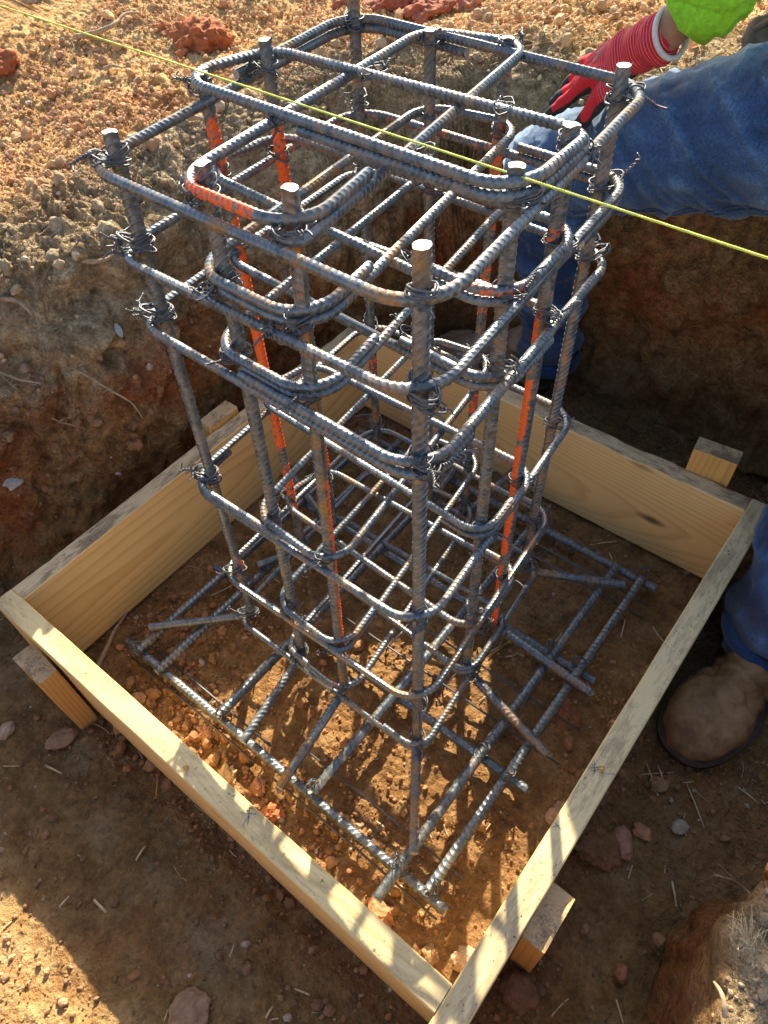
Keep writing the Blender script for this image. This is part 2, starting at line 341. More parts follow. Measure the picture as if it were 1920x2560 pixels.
def rebar(P, r, pitch, up=None, ns=12, paint=None, rust=.0, roll=0., rib=None, slant=.5):
    """swept ribbed bar, paint: list of (s0,s1,angle or None,width)"""
    _, L = resample(P, [0]); rib = rib or r * .135; n = int(L / pitch)
    s = (np.arange(n)[:, None] + np.array([0, .58, .68, .86])).ravel() * pitch; s = np.r_[s, L]
    hgt = np.r_[np.tile([0, 0, 1, 1], n), 0].astype(float)
    C, _ = resample(P, s); C = C + 0; T, A, B = frames(C, up)
    th = np.linspace(0, 2 * math.pi, ns, endpoint=False) + roll
    cr = np.abs(np.sin(th - roll)) ** .6
    lon = np.zeros(ns); lon[0] = lon[ns // 2] = 1.0
    rad = r * (1 + .02 * vn(np.c_[s * 60, s * 0, s * 0 + r * 999]))[:, None] + rib * np.maximum(hgt[:, None] * cr, lon * .9)
    off = pitch * slant * np.sin(th - roll + .5) * np.ones((len(s), 1)); off[0] = 0; off[-1] = 0; off[1] *= .4
    V = C[:, None] + T[:, None] * off[..., None] + A[:, None] * (rad * np.cos(th))[..., None] + B[:, None] * (rad * np.sin(th))[..., None]
    pa = np.zeros((len(s), ns))
    for (s0, s1, ang, wd, amp) in (paint or []):
        m = sstep(s0 - .006, s0 + .006, s) * (1 - sstep(s1 - .006, s1 + .006, s))
        if ang is None: k = np.ones((len(s), ns))
        else: k = sstep(wd - .65, wd + .45, (A[:, None] * np.cos(th)[None, :, None] + B[:, None] * np.sin(th)[None, :, None]) @ np.array(ang, float))
        pa = np.maximum(pa, m[:, None] * k * amp)
    V = V.reshape(-1, 3); F = quads(len(s), ns); nV = len(V)
    V = np.r_[V, [C[0] - T[0] * r * .15], [C[-1] + T[-1] * r * .15]]; j = np.arange(ns)
    F3 = np.r_[np.stack([np.full(ns, nV), (j + 1) % ns, j], 1), np.stack([np.full(ns, nV + 1), (len(s) - 1) * ns + j, (len(s) - 1) * ns + (j + 1) % ns], 1)]
    me = mesh_np('bar', V, F, F3, True, dict(paint=np.r_[pa.ravel(), 0, 0], rust=np.full(len(V), rust)), [0] * len(F) + [1] * len(F3))
    me.set_sharp_from_angle(angle=math.radians(34))
    return me
SM = lambda: [M['steel'], M['cut']]

# ------------------------------------------------------------------ camera
CP = np.array([0.98134449, -0.10405808, 1.05658828])
CR = np.array([[0.7809622455571469, -0.45659250333442236, 0.4261704552325797], [0.6224564882640491, 0.6251709655789709, -0.4708600471637458], [-0.05143822734432258, 0.6329964847421057, 0.7724438873289186]])
cd = bpy.data.cameras.new('camera'); cam = bpy.data.objects.new('camera', cd); col.objects.link(cam)
cam.matrix_world = Matrix([[*CR[0], CP[0]], [*CR[1], CP[1]], [*CR[2], CP[2]], [0, 0, 0, 1]])
cd.sensor_fit = 'VERTICAL'; cd.sensor_height = 36; cd.lens = 1787.945 / 2560 * 36; cd.clip_start = .01; cd.clip_end = 500
cd.dof.use_dof = True; cd.dof.focus_distance = .75; cd.dof.aperture_fstop = 20
sc.camera = cam
sc.render.resolution_x = 768; sc.render.resolution_y = 1024

# ------------------------------------------------------------------ light
w = bpy.data.worlds.new("World"); sc.world = w; w.use_nodes = True; nt = w.node_tree
sky = nt.nodes.new('ShaderNodeTexSky'); sky.sky_type = 'NISHITA'; sky.sun_disc = False
D = Vector((.454, -.685, -.566)).normalized(); to = -D
sky.sun_elevation = math.asin(to.z); sky.sun_rotation = math.atan2(to.x, to.y); sky.altitude = 200
nt.links.new(sky.outputs[0], nt.nodes['Background'].inputs[0]); nt.nodes['Background'].inputs[1].default_value = .125; sky.dust_density = 2.5; sky.ozone_density = .6; sky.air_density = .9
sl = bpy.data.lights.new('sun', 'SUN'); sl.energy = 5.0; sl.angle = math.radians(.5); sl.color = (1, .90, .70)
so = bpy.data.objects.new('sun', sl); col.objects.link(so); so.rotation_euler = D.to_track_quat('-Z', 'Y').to_euler(); so.location = (-2, 3, 3)
sc.view_settings.view_transform = 'Standard'; sc.view_settings.look = 'None'; sc.view_settings.exposure = 1.42; sc.view_settings.gamma = 1

# ------------------------------------------------------------------ terrain
def xw(y): return -.135 - .12 * sstep(.45, -.05, y) + .08 * sstep(.85, 1.15, y)
def yn(x): return 1.10 + .22 * sstep(-.14, .10, x)
def xe(y): return 1.165 + .17 * sstep(.24, .60, y)
def fields(X, Y):
    P = np.c_[X * 3.1, Y * 3.1, X * 0]; wob = .035 * vn(P * 1.3, 3) + .012 * vn(P * 5, 4)
    tW = (xw(Y) + wob - X) / (.115 + .20 * sstep(.50, .05, Y)); tN = (Y - yn(X) - wob) / .085
    tE = (X - xe(Y) - wob * .4) / .040; tS = (-.80 - Y) / .3
    return tW, tN, tE, tS
def ground(X, Y):
    tW, tN, tE, tS = fields(X, Y)
    P = np.c_[X, Y, X * 0]
    plat = .385 + .07 * sstep(.6, 1.3, Y) + .05 * vn(P * 1.6, 11) * sstep(0, 6, np.maximum(tW, tN)) + .02 * vn(P * 6, 12) - .03 * sstep(2.0, 0, np.maximum(tW, tN))
    plat = plat + .11 * sstep(.38, .62, X) * sstep(1.2, 1.35, Y) * sstep(2.6, 1.9, Y)  # unseen rise behind the thigh, added to shade the right plank
    east = .055 + .02 * vn(P * 9, 14) + .25 * sstep(1.4, 2.0, X) + .30 * sstep(.35, .8, Y)
    floor = -.243 + .008 * vn(P * 7, 21) + .006 * sstep(.45, .05, np.abs(Y - .05)) * 0
    floor = floor - .012 * sstep(-.06, -.02, -np.abs(Y + .03)) 
    S1 = lambda t: np.clip(.12 * sstep(-.12, .2, t) + .76 * np.clip(t, 0, 1) + .12 * sstep(.8, 1.15, t), 0, 1)
    s = np.maximum(S1(tW), np.maximum(S1(tN), sstep(0, 1, tS)))
    z = floor * (1 - s) + plat * s
    se = sstep(0, 1, tE) * (1 - sstep(0, 1, tN)); z = z * (1 - se) + np.maximum(z, east) * se
    z = z + .10 * sstep(0, 3, -tW * 0 + (X - X)) 
    return z, np.maximum(tW, np.maximum(tN, np.maximum(tS, tE))), tE
def axis(spec):
    out = []
    for a, b, st in spec: out += list(np.arange(a, b, st))
    return np.array(out + [spec[-1][1]])
ax = axis([(-40, -10, 5), (-10, -3, 1), (-3, -1.3, .15), (-1.3, -.58, .007), (-.58, -.34, .0021), (-.34, -.03, .0017), (-.03, 1.12, .0060), (1.12, 1.24, .0018), (1.24, 1.32, .005), (1.32, 1.8, .03), (1.8, 4, .2), (4, 12, 1.5), (12, 40, 7)])
ay = axis([(-40, -10, 6), (-10, -3, 1), (-3, -.6, .1), (-.6, 1.05, .0055), (1.05, 1.46, .0017), (1.46, 2.2, .0075), (2.2, 4.5, .05), (4.5, 12, .5), (12, 40, 6)])
GX, GY = np.meshgrid(ax, ay); X = GX.ravel(); Y = GY.ravel()
Zg, tt, tE = ground(X, Y)
V = np.c_[X, Y, Zg]
near = (X > -1.6) & (X < 1.9) & (Y > -1) & (Y < 3)
gz = Zg.reshape(GX.shape); gy_, gx_ = np.gradient(gz, ay, ax); nrm = np.dstack([-gx_, -gy_, np.ones_like(gz)]); nrm /= np.linalg.norm(nrm, axis=2)[..., None]; nrm = nrm.reshape(-1, 3)
Pn = V[near]; slope = 1 - nrm[near, 2]
hi = sstep(-.1, .3, Pn[:, 2])
wp = Pn + .03 * np.c_[fbm(Pn * 12, 3, 1), fbm(Pn * 12, 3, 2), fbm(Pn * 12, 3, 3)]
def dome(k, sd):
    w_, c_ = worley(wp * k, sd); return (1 - np.minimum(w_, 1.1) ** 2) * (.45 + .9 * c_) - .45
rugged = sstep(-.25, .35, fbm(Pn * 3.2, 3, 90))
bm = sstep(.1, .6, tt[near]) * (1 - sstep(2.5, 6, tt[near])); slope = np.maximum(slope, .38 * bm)
steep = sstep(.30, .60, 1 - nrm[near, 2]); fine_ = 1 - .92 * steep
d = dome(9, 5) * .062 * slope * (.35 + .65 * sstep(-.1, .3, Pn[:, 2])) + dome(26, 6) * (.0042 + (.032 - .004 * steep) * slope * (.3 + .7 * rugged) + .005 * hi * rugged) + dome(62, 7) * (.0032 + .010 * slope * rugged + .0055 * hi * (.3 + rugged)) * fine_
d = d + dome(125, 9) * (.0018 + .0036 * hi * (.4 + .6 * rugged)) * fine_
d += .026 * slope * fbm(Pn * 6, 4, 30) + .030 * slope * np.clip(fbm(Pn * np.array([5, 5, 9]), 3, 33), 0, 1) + .0045 * fbm(Pn * 22, 4, 31) + .0022 * fbm(Pn * 110, 2, 32) * fine_
d += .042 * slope * dome(15, 77) * (.45 + .55 * rugged)
crk = np.abs(fbm(Pn * np.array([6, 6, 10]), 3, 96)); d -= .026 * slope * sstep(.07, .0, crk); crk2 = np.abs(fbm(Pn * np.array([15, 15, 15]) + 5, 3, 98)); d -= .014 * slope * sstep(.08, .0, crk2)
inframe = (Pn[:, 0] > -.06) & (Pn[:, 0] < 1.0) & (Pn[:, 1] > -.06) & (Pn[:, 1] < 1.0)
cl, _ = worley(Pn * 60, 8)
cluster = sstep(.0, .45, fbm(Pn * 5, 3, 44)) * (Pn[:, 2] < -.2)
d += cluster * (.55 - cl) * .010
d = np.where(inframe, np.minimum(d, .018), d)
Dg = np.zeros(len(V)); Dg[near] = d; Dg = Dg.reshape(GX.shape); Wst = (sstep(.25, .5, 1 - nrm[:, 2])).reshape(GX.shape)
for _ in range(1):
    sm = Dg.copy(); sm[1:-1] = (Dg[:-2] + 2 * Dg[1:-1] + Dg[2:]) / 4; sm2 = sm.copy(); sm2[:, 1:-1] = (sm[:, :-2] + 2 * sm[:, 1:-1] + sm[:, 2:]) / 4
    Dg = Dg * (1 - Wst) + sm2 * Wst
# the same for the direction of displacement, so the steep face does not shear into pleats
Ng = nrm.reshape(GX.shape + (3,)).copy()
for _ in range(14):
    Ng[1:-1, 1:-1] = (Ng[1:-1, 1:-1] + Ng[:-2, 1:-1] + Ng[2:, 1:-1] + Ng[1:-1, :-2] + Ng[1:-1, 2:]) / 5
Ng /= np.linalg.norm(Ng, axis=2)[..., None]
V[near] += Ng.reshape(-1, 3)[near] * Dg.ravel()[near][:, None]
# zones
plat = sstep(-.02, .1, Zg - .30) * sstep(.5, 1.1, tt)
wall = sstep(.0, .25, tt) * (1 - sstep(.8, 1.2, tt))
topsoil = sstep(.02, .26, V[:, 2] + .06 * fbm(np.c_[X, Y, Zg] * 4, 3, 51)) * sstep(.1, .5, tt) * (1 - sstep(1.4, 4.2, tt + .9 * vn(V * 6, 52)))
eastz = sstep(1.10, 1.2, X) * sstep(.75, .5, Y) * sstep(-.5, -.2, Y)
topsoil = np.maximum(topsoil, eastz * sstep(.75, 1.05, tE)); wall = np.where(eastz > .3, wall * .55, wall)
topsoil *= 1 - .9 * sstep(-.02, .15, X) * sstep(1.2, 1.3, Y) * sstep(.40, .30, V[:, 2]) * (X < 2)
zone = np.c_[np.clip(plat, 0, 1), wall, topsoil]
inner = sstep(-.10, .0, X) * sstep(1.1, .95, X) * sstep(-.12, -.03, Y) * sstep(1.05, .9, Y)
inner *= sstep(.95, .25, Y) * .8 + .2; zone[:, 0] = np.maximum(zone[:, 0], .75 * sstep(-.27, -.38, Y) * (tt < .2))  # floor past the front plank's shadow tinted paler, sunlight put into the colour
gme = mesh_np('ground', V, quads(len(ay), len(ax))[:0], None) if False else None
ii = (np.arange(len(ay) - 1)[:, None] * len(ax) + np.arange(len(ax) - 1)[None]).ravel()
F = np.stack([ii, ii + 1, ii + 1 + len(ax), ii + len(ax)], 1)
gme = mesh_np('ground', V, F, None, True, dict(zone=zone, inner=inner))
g = obj('ground', gme, M['soil'], kind='structure')

def ico(level):
    t = (1 + 5 ** .5) / 2
    v = [(-1, t, 0), (1, t, 0), (-1, -t, 0), (1, -t, 0), (0, -1, t), (0, 1, t), (0, -1, -t), (0, 1, -t), (t, 0, -1), (t, 0, 1), (-t, 0, -1), (-t, 0, 1)]
    f = [(0, 11, 5), (0, 5, 1), (0, 1, 7), (0, 7, 10), (0, 10, 11), (1, 5, 9), (5, 11, 4), (11, 10, 2), (10, 7, 6), (7, 1, 8), (3, 9, 4), (3, 4, 2), (3, 2, 6), (3, 6, 8), (3, 8, 9), (4, 9, 5), (2, 4, 11), (6, 2, 10), (8, 6, 7), (9, 8, 1)]
    v = [np.array(p) / np.linalg.norm(p) for p in v]
    for _ in range(level):
        c = {}; nf = []
        def mid(a, b):
            k = (min(a, b), max(a, b))
            if k not in c: p = v[a] + v[b]; v.append(p / np.linalg.norm(p)); c[k] = len(v) - 1
            return c[k]
        for a, b_, d_ in f:
            x, y, z = mid(a, b_), mid(b_, d_), mid(d_, a); nf += [(a, x, z), (b_, y, x), (d_, z, y), (x, y, z)]
        f = nf
    return np.array(v), np.array(f)
ICO = [ico(k) for k in range(5)]
def rock_verts(lev, size, seed, rough=.35, sq=(1, 1, .7), facet=.5):
    v, f = ICO[lev]; v = v.copy()
    r = 1 + rough * fbm(v * 1.3 + seed * 7.1, 4, seed % 97)
    w_, c_ = worley(v * 1.6 + seed * 3.3, seed % 89); r += facet * (.5 - w_) * .5
    return v * r[:, None] * np.array(sq) * size, f
def randrot(n):
    q = rg.normal(size=(n, 4)); q /= np.linalg.norm(q, axis=1)[:, None]; a, b, c, d_ = q.T
    return np.stack([1 - 2 * (c * c + d_ * d_), 2 * (b * c - d_ * a), 2 * (b * d_ + c * a), 2 * (b * c + d_ * a), 1 - 2 * (b * b + d_ * d_), 2 * (c * d_ - b * a), 2 * (b * d_ - c * a), 2 * (c * d_ + b * a), 1 - 2 * (b * b + c * c)], 1).reshape(-1, 3, 3)
def scatter(name, idx, sizes, lev, palette, label, sink=.3):
    base = [rock_verts(lev, 1, 100 + k, .3, (1, .85, .7), .6) for k in range(12)]
    n = len(idx); R_ = randrot(n); Vs = []; Fs = []; Ts = []; off = 0
    which = rg.integers(0, 12, n)
    for k in range(12):
        m = np.where(which == k)[0]
        if not len(m): continue
        bv, bf = base[k]; s = sizes[m][:, None, None]
        W = np.einsum('nij,vj->nvi', R_[m], bv) * s + (V[idx[m]] + nrm[idx[m]] * (sizes[m] * (1 - sink) * .6)[:, None])[:, None] + rg.normal(size=(len(m), 1, 3)) * .003 * np.array([1, 1, 0])
        Vs.append(W.reshape(-1, 3)); Fs.append((bf[None] + (np.arange(len(m)) * len(bv))[:, None, None] + off).reshape(-1, 3)); off += len(m) * len(bv)
        pc = palette(idx[m]); Ts.append(np.repeat(pc, len(bv), 0))
    me = mesh_np(name, np.concatenate(Vs), None, np.concatenate(Fs), False, dict(tint=np.concatenate(Ts)))
    return obj(name, me, M['pebble'], kind='stuff', label=label, category=name)
def pal(idx):
    n = len(idx); z = zone[idx]; inn = inner[idx][:, None]
    floor = np.where(inn > .5, [.34, .17, .072], [.22, .13, .068]); c = floor * (1 - z[:, :1]) + np.array([.52, .31, .155]) * z[:, :1]
    c = c * (1 - z[:, 1:2]) + np.array([.24, .11, .045]) * z[:, 1:2]; c = c * (1 - z[:, 2:3]) + np.array([.40, .29, .18]) * z[:, 2:3]
    c = c * rg.uniform(.65, 1.35, (n, 1)); k = rg.random(n) < .035; c[k] = c[k] * .3 + np.array([.5, .42, .32]) * .7
    k = rg.random(n) < .12; c[k] = c[k] * .5 + np.array([.38, .16, .065]) * .5
    return np.clip(c, 0, 1)
zone_ok = near & (X > -1.1) & (X < 1.5) & (Y > -.55) & (Y < 2.3) & (nrm[:, 2] > .12)
dens = vn(V * 5, 71) + .6 * vn(V * 17, 72)
cellA = np.gradient(GX, axis=1).ravel() * np.gradient(GY, axis=0).ravel()
wgt = np.where(zone_ok, cellA * np.exp(1.3 * dens) * (1 + 1.5 * (zone[:, 0] > .4)), 0); wgt /= wgt.sum()
def pick(n, extra=None):
    p = wgt if extra is None else wgt * extra / (wgt * extra).sum(); return rg.choice(len(V), n, p=p)
scatter('soil_crumbs', pick(80000), np.clip(rg.lognormal(math.log(.0020), .5, 80000), .0008, .0055), 0, pal, 'fine loose crumbs of reddish brown soil covering the pit floor and banks')
clod_w = np.exp(1.2 * vn(V * 4, 77)) * (1 + 1.3 * inner * sstep(.35, .05, Y))
scatter('gravel', pick(12500, clod_w), np.clip(rg.lognormal(math.log(.0036), .62, 12500), .0020, .017), 1, pal, 'small stones and soil lumps strewn over the pit floor and banks')

def lumps():
    wl = sstep(.15, .6, tt) * (1 - sstep(3, 5, tt)) * (X < .2) * (Zg > -.12) * (nrm[:, 2] < .97) * (1 + 3 * (X < -.1) * (Y < .8))
    i_ = pick(420, wl + 1e-9 + .06 * (zone[:, 0] > .4)); s_ = np.clip(rg.lognormal(math.log(.0095), .5, 420), .005, .030)
    o = scatter('earth_lumps', i_, s_, 3, pal, 'crusty lumps of tan clay breaking out of the bank faces', sink=.75); o.data.polygons.foreach_set('use_smooth', np.ones(len(o.data.polygons), bool))
lumps()
# projected helper: a point on the displaced ground near (x,y)
def gz_at(x, y):
    i = np.argmin(np.abs(ax - x)); j = np.argmin(np.abs(ay - y)); return V[j * len(ax) + i, 2]
def rock(name, x, y, size, seed, sq, tint, label, cat, rot=0., lev=4, rough=.35, facet=.6, sink=.25, z=None, group=None):
    v, f = rock_verts(lev, size, seed, rough, sq, facet); w2, _c = worley(v / size * 4.5 + seed, seed % 31); v = v + ((.10 if facet > .5 else .03) * size * fbm(v / size * 5, 4, seed) + (.14 if facet > .5 else .0) * size * (.5 - w2))[:, None] * v / size
    c, s = math.cos(rot), math.sin(rot); v = v @ np.array([[c, s, 0], [-s, c, 0], [0, 0, 1]])
    me = mesh_np(name, v, None, f, True, dict(tint=np.tile(np.array(tint), (len(v), 1))))
    o = obj(name, me, M['pebble']); o.location = (x, y, (gz_at(x, y) if z is None else z) + size * sq[2] * (1 - sink) * .8)
    return tag(o, label, cat, group)

# ------------------------------------------------------------------ formwork
T = .038; Lf = .9377; Wf = .9380; Hb = .2345
def board(name, x0, x1, mat, parent, loc, rz, label=None, h=Hb, t=T, bend=0., dip=0.):
    """local X along the length, Y thickness, Z height; slightly eased and wavy"""
    n = 90; xs = np.linspace(x0, x1, n); e = .0018
    prof = np.array([(-t / 2 + e, 0), (t / 2 - e, 0), (t / 2, e), (t / 2, h * .33), (t / 2, h * .66), (t / 2, h - e), (t / 2 - e, h), (0, h), (-t / 2 + e, h), (-t / 2, h - e), (-t / 2, h * .66), (-t / 2, h * .33), (-t / 2, e)])
    ns = len(prof); Vb = np.zeros((n, ns, 3)); Vb[..., 0] = xs[:, None]; Vb[..., 1] = prof[:, 0]; Vb[..., 2] = prof[:, 1] - h
    u = (xs - x0) / (x1 - x0)
    Vb[..., 1] += (bend * np.sin(u * math.pi))[:, None]
    q = Vb.reshape(-1, 3); q[:, 1] += .0007 * vn(q * [12, 80, 80] + x0 * 9, 5); q[:, 2] += np.where(q[:, 2] > -.01, .0012 * vn(q * [14, 60, 0] + 3, 6) - .001, 0)
    # chipped arris here and there
    ch = np.clip(vn(q * [25, 1, 1] + 11, 9) - .45, 0, 1) * .006; top = q[:, 2] > -.004; q[:, 2] -= np.where(top & (np.abs(q[:, 1]) > t * .4), ch, 0)
    F = quads(n, ns); me_V = np.r_[q, [[x0, 0, -h / 2]], [[x1, 0, -h / 2]]]; j = np.arange(ns); nn = n * ns
    F3 = np.r_[np.stack([np.full(ns, nn), (j + 1) % ns, j], 1), np.stack([np.full(ns, nn + 1), (n - 1) * ns + j, (n - 1) * ns + (j + 1) % ns], 1)]
    me = mesh_np(name, me_V, F, F3, False)
    o = obj(name, me, mat, parent); o.location = loc; o.rotation_euler = (0, 0, rz)
    if label: o['label'] = label
    return o
form = empty('wooden_form', (Lf / 2, Wf / 2, -Hb), 'square frame of four pale pine planks standing around the steel cage', 'formwork')
def fl(x, y, z=0.): return (x - Lf / 2, y - Wf / 2, z + Hb)
bW = board('plank', 0, Wf + T * .96, M['woodA'], form, fl(-T / 2, 0), math.pi / 2, 'plank with broad flame grain and a muddy grey top edge')
bN = board('plank', 0.0005, Lf - .0005, M['woodB'], form, fl(0, Wf + T / 2), 0, 'plank with fine straight grain and red mud smears')
bE = board('plank', -T - .09, Wf + T, M['woodC'], form, fl(Lf + T / 2, 0), math.pi / 2, 'plank whose top edge has blue ink marks and a screw')
bS = board('plank', -T, Lf - .0008, M['woodD'], form, fl(0, -T / 2), 0, 'plank with its top edge in striped sunlight')
def screw(parent, loc, h=.008, tilt=(0, 0), label=None, r=.0042):
    a = Acc(); tube(a, [(0, 0, -.004), (0, 0, h)], .0016, 8); tube(a, [(0, 0, h), (0, 0, h + .0015), (0, 0, h + .0022)], [.002, r, r * .95], 12)
    o = obj('screw', a.mesh('screw'), M['brass'], parent); o.location = loc; o.rotation_euler = (tilt[0], tilt[1], 0); return o
screw(bS, (.468, -.002, 0), .005, (.5, .3)); screw(bE, (.345, -.002, 0), .006, (-.4, .5)); screw(bW, (.56, .006, 0), .004, (.3, 0))
def strokes(parent, segs, name='ink_mark', wd=.00045):
    a = Acc()
    for (x0, y0, x1, y1) in segs:
        dx, dy = x1 - x0, y1 - y0; l = math.hypot(dx, dy); px, py = -dy / l * wd, dx / l * wd
        k = 6; pts = []
        for i in range(k):
            f = i / (k - 1); pts += [(x0 + dx * f + px, y0 + dy * f + py, .0006), (x0 + dx * f - px, y0 + dy * f - py, .0006)]
        a.add(pts, [(2 * i, 2 * i + 1, 2 * i + 3, 2 * i + 2) for i in range(k - 1)])
    return obj(name, a.mesh(name), M['ink'], parent)
strokes(bE, [(.352, .014, .338, .006), (.340, .015, .350, .004), (.337, .012, .346, .003), (.347, -.008, .354, -.018)])
strokes(bE, [(.243, .016, .240, .006), (.236, .016, .243, .010)]); strokes(bS, [(.58, .0, .598, .012), (.60, -.005, .585, .014), (.595, -.01, .592, .006)])
def stake(x0, y0, lx, ly, ztop, zb, rz, label, tilt=(0, 0)):
    root = empty('wooden_stake', (x0, y0, zb), label, 'stake', 'stakes holding the form')
    h = ztop - zb
    a = Acc(); e = .0015; lx2, ly2 = lx / 2, ly / 2; rings = []
    for z in (0, h * .12, h * .3, h * .5, h * .7, h * .9, h):
        k = .15 + .85 * min(1, z / (h * .12 + 1e-6)) if z < h * .12 else 1
        rings.append([(-lx2 * k, (-ly2 + e) * k, z), ((-lx2 + e) * k, -ly2 * k, z), ((lx2 - e) * k, -ly2 * k, z), (lx2 * k, (-ly2 + e) * k, z), (lx2 * k, (ly2 - e) * k, z), ((lx2 - e) * k, ly2 * k, z), ((-lx2 + e) * k, ly2 * k, z), (-lx2 * k, (ly2 - e) * k, z)])
    Vv = np.array(rings).reshape(-1, 3); Vv[-8:, 2] += rg.normal(size=8) * .0012
    n = len(Vv); Vv = np.r_[Vv, [[0, 0, h]]]; j = np.arange(8)
    a.add(Vv[:, [2, 0, 1]] * [1, 1, 1], quads(len(rings), 8), np.stack([np.full(8, n), n - 9 + 1 - 8 + 0 * j + j + 0, n - 8 + (j + 1) % 8], 1) * 0 + np.stack([np.full(8, n), n - 8 + j, n - 8 + (j + 1) % 8], 1))
    o = obj('post', a.mesh('post', False), M['stake'], root)     # modelled lying along X so the grain runs along it
    o.rotation_euler = Matrix(((0, 1, 0), (0, 0, 1), (1, 0, 0))).to_euler(); root.rotation_euler = (tilt[0], tilt[1], rz)
    return root
stake(.088, -.062, .082, .036, -.052, -.36, 0, 'orange sided wooden stake outside the striped sunlit plank, near the left corner of the form', (0, .0))
stake(.9935, .146, .034, .082, -.040, -.36, 0, 'wooden stake with half sunlit top, outside the plank beside the boot and nearest the camera')
stake(-.0575, .535, .036, .082, .012, -.36, 0, 'wooden stake behind the flame grained plank, its top flush with the plank edge')
stake(.846, .9965, .082, .038, .055, -.36, .1, 'rounded wooden stake standing taller than the mud smeared plank at the far right')

# ------------------------------------------------------------------ rebar cage
RV, RH, PV, PH = .0077, .0054, .0094, .0072
foot = dict(V1=(.257, .279), V2=(.397, .276), V3=(.509, .270), V4=(.670, .279), V5=(.666, .437), V6=(.656, .549), V7=(.632, .692), V8=(.452, .737), V9=(.372, .720), V10=(.228, .721), V11=(.252, .537), V12=(.226, .462))
top = dict(V1=(.281, .304, .756), V2=(.423, .303, .760), V3=(.540, .299, .770), V4=(.684, .291, .768), V5=(.672, .444, .764), V6=(.664, .556, .756), V7=(.643, .702, .760), V8=(.471, .750, .746), V9=(.372, .727, .746), V10=(.245, .735, .90), V11=(.264, .548, .768), V12=(.236, .468, .752))
ZF = -.171
feetend = dict(V1=(.111, .133), V2=(.431, .082), V3=(.539, .064), V4=(.781, .121), V5=(.866, .389), V6=(.869, .534), V7=(.813, .780), V8=(.47, .915), V9=(.35, .90), V10=(.09, .87), V11=(.07, .60), V12=(.18, .372))
def B(k, z):
    f = foot[k]; t = top[k]; u = (z - ZF) / (t[2] - ZF); return np.array([f[0] + (t[0] - f[0]) * u, f[1] + (t[1] - f[1]) * u, z])
cage = empty('rebar_cage', (.45, .5, ZF - .008), 'tall cage of tied ribbed steel bars and rounded hoops rising from the form', 'rebar cage')
CL = np.array([.45, .5, ZF - .008])
LFT = (-.93, -.36, 0)
paints = dict(V12=[(.05, .13, None, 0, .62), (.18, .30, None, 0, .75), (.33, .47, None, 0, .8), (.50, .62, None, 0, .7), (.66, .80, None, 0, .62)],
    V11=[(.08, .30, None, 0, .68), (.42, .5, None, 0, .5), (.62, .74, None, 0, .7)], V8=[(.10, .25, None, 0, .55), (.30, .40, None, 0, .5), (.55, .62, None, 0, .5)],
    V6=[(.10, .13, None, 0, .5), (.20, .30, LFT, .1, .7), (.31, .42, LFT, -.1, .9), (.43, .54, LFT, .0, .95), (.57, .69, LFT, -.25, 1.), (.72, .80, LFT, .1, .8), (.86, .925, LFT, -.5, 1.05)],
    V10=[(.68, .78, None, 0, .45)], V3=[(.36, .84, (.75, .62, .1), .55, .85)], V1=[(.74, .77, (.7, .6, 0), .5, .8)])
rusts = dict(V1=.15, V2=.25, V3=1., V4=.7, V5=.6, V6=.5, V7=.55, V8=.7, V9=.8, V10=.8, V11=.4, V12=.3)
for k in foot:
    t = np.array(top[k]); f = B(k, ZF); e = np.array([*feetend[k], ZF + .002])
    P = dense([t, f, e], [0, .028, 0]) - CL
    me = rebar(P, RV, PV, None, 14, paints.get(k), rusts[k], roll=rnd.uniform(0, 3), slant=.95)
    o = obj('vertical_bar', me, SM(), cage)
    if k in ('V12', 'V11', 'V6'): o['label'] = 'upright bar with patches of orange spray paint'
def rect_pts(z, kind, R=.036):
    """side lines of a hoop at height z"""
    off = RV + RH + .0012; a = R - .7071 * (R - off)
    if kind == 'outer':
        c = [B('V1', z), B('V4', z), B('V7', z), B('V10', z)]
        c = [c[0] + [-a, -a, 0], c[1] + [a, -a, 0], c[2] + [a, a, 0], c[3] + [-a, a, 0]]
    elif kind == 'P':
        off = max(off, a * .8); c = [B('V2', z) + [-a, -off, 0], B('V3', z) + [a, -off, 0], B('V8', z) + [a, off, 0], B('V9', z) + [-a, off, 0]]
    else:
        off = max(off, a * .8); c = [B('V12', z) + [-off, -a, 0], B('V5', z) + [off, -a, 0], B('V6', z) + [off, a, 0], B('V11', z) + [-off, a, 0]]
    return c
def hoop(z, kind, corner, t0, t1, dz, R=.036, paint=None, rust=.3, label=None, tw=(0, 0), first=1):
    """corner: index where both ends overlap; t0 tail before it, t1 tail after it"""
    R *= {'outer': 1.45, 'P': 1.25, 'Q': 1.2}[kind]; c = rect_pts(z, kind, R); n = 4; i = corner
    prev, nxt = c[(i - 1) % n], c[(i + 1) % n]
    d0 = (prev - c[i]) / np.linalg.norm(prev - c[i]); d1 = (nxt - c[i]) / np.linalg.norm(nxt - c[i])
    pts = [c[i] + d0 * t0] + [c[(i + k) % n] for k in range(n)] + [c[i], c[i] + d1 * t1]
    P = dense(pts, R)
    s = np.r_[0, np.cumsum(np.linalg.norm(np.diff(P, axis=0), axis=1))]; u = s / s[-1]
    ov = (t0 + t1) / s[-1]
    P = P.copy(); P[:, 2] += dz * (sstep(.15, .85, u) - .5) * first
    P[:, 2] += tw[0] * (P[:, 0] - .45) + tw[1] * (P[:, 1] - .5)
    P[:, 2] += .0015 * vn(np.c_[s * 12, s * 0 + z * 50, s * 0])
    me = rebar(P - CL, RH, PH, (0, 0, 1), 12, paint, rust, roll=rnd.uniform(0, 3))
    o = obj('hoop', me, SM(), cage)
    if label: o['label'] = label
    return P
G = RH * 2 + .0008
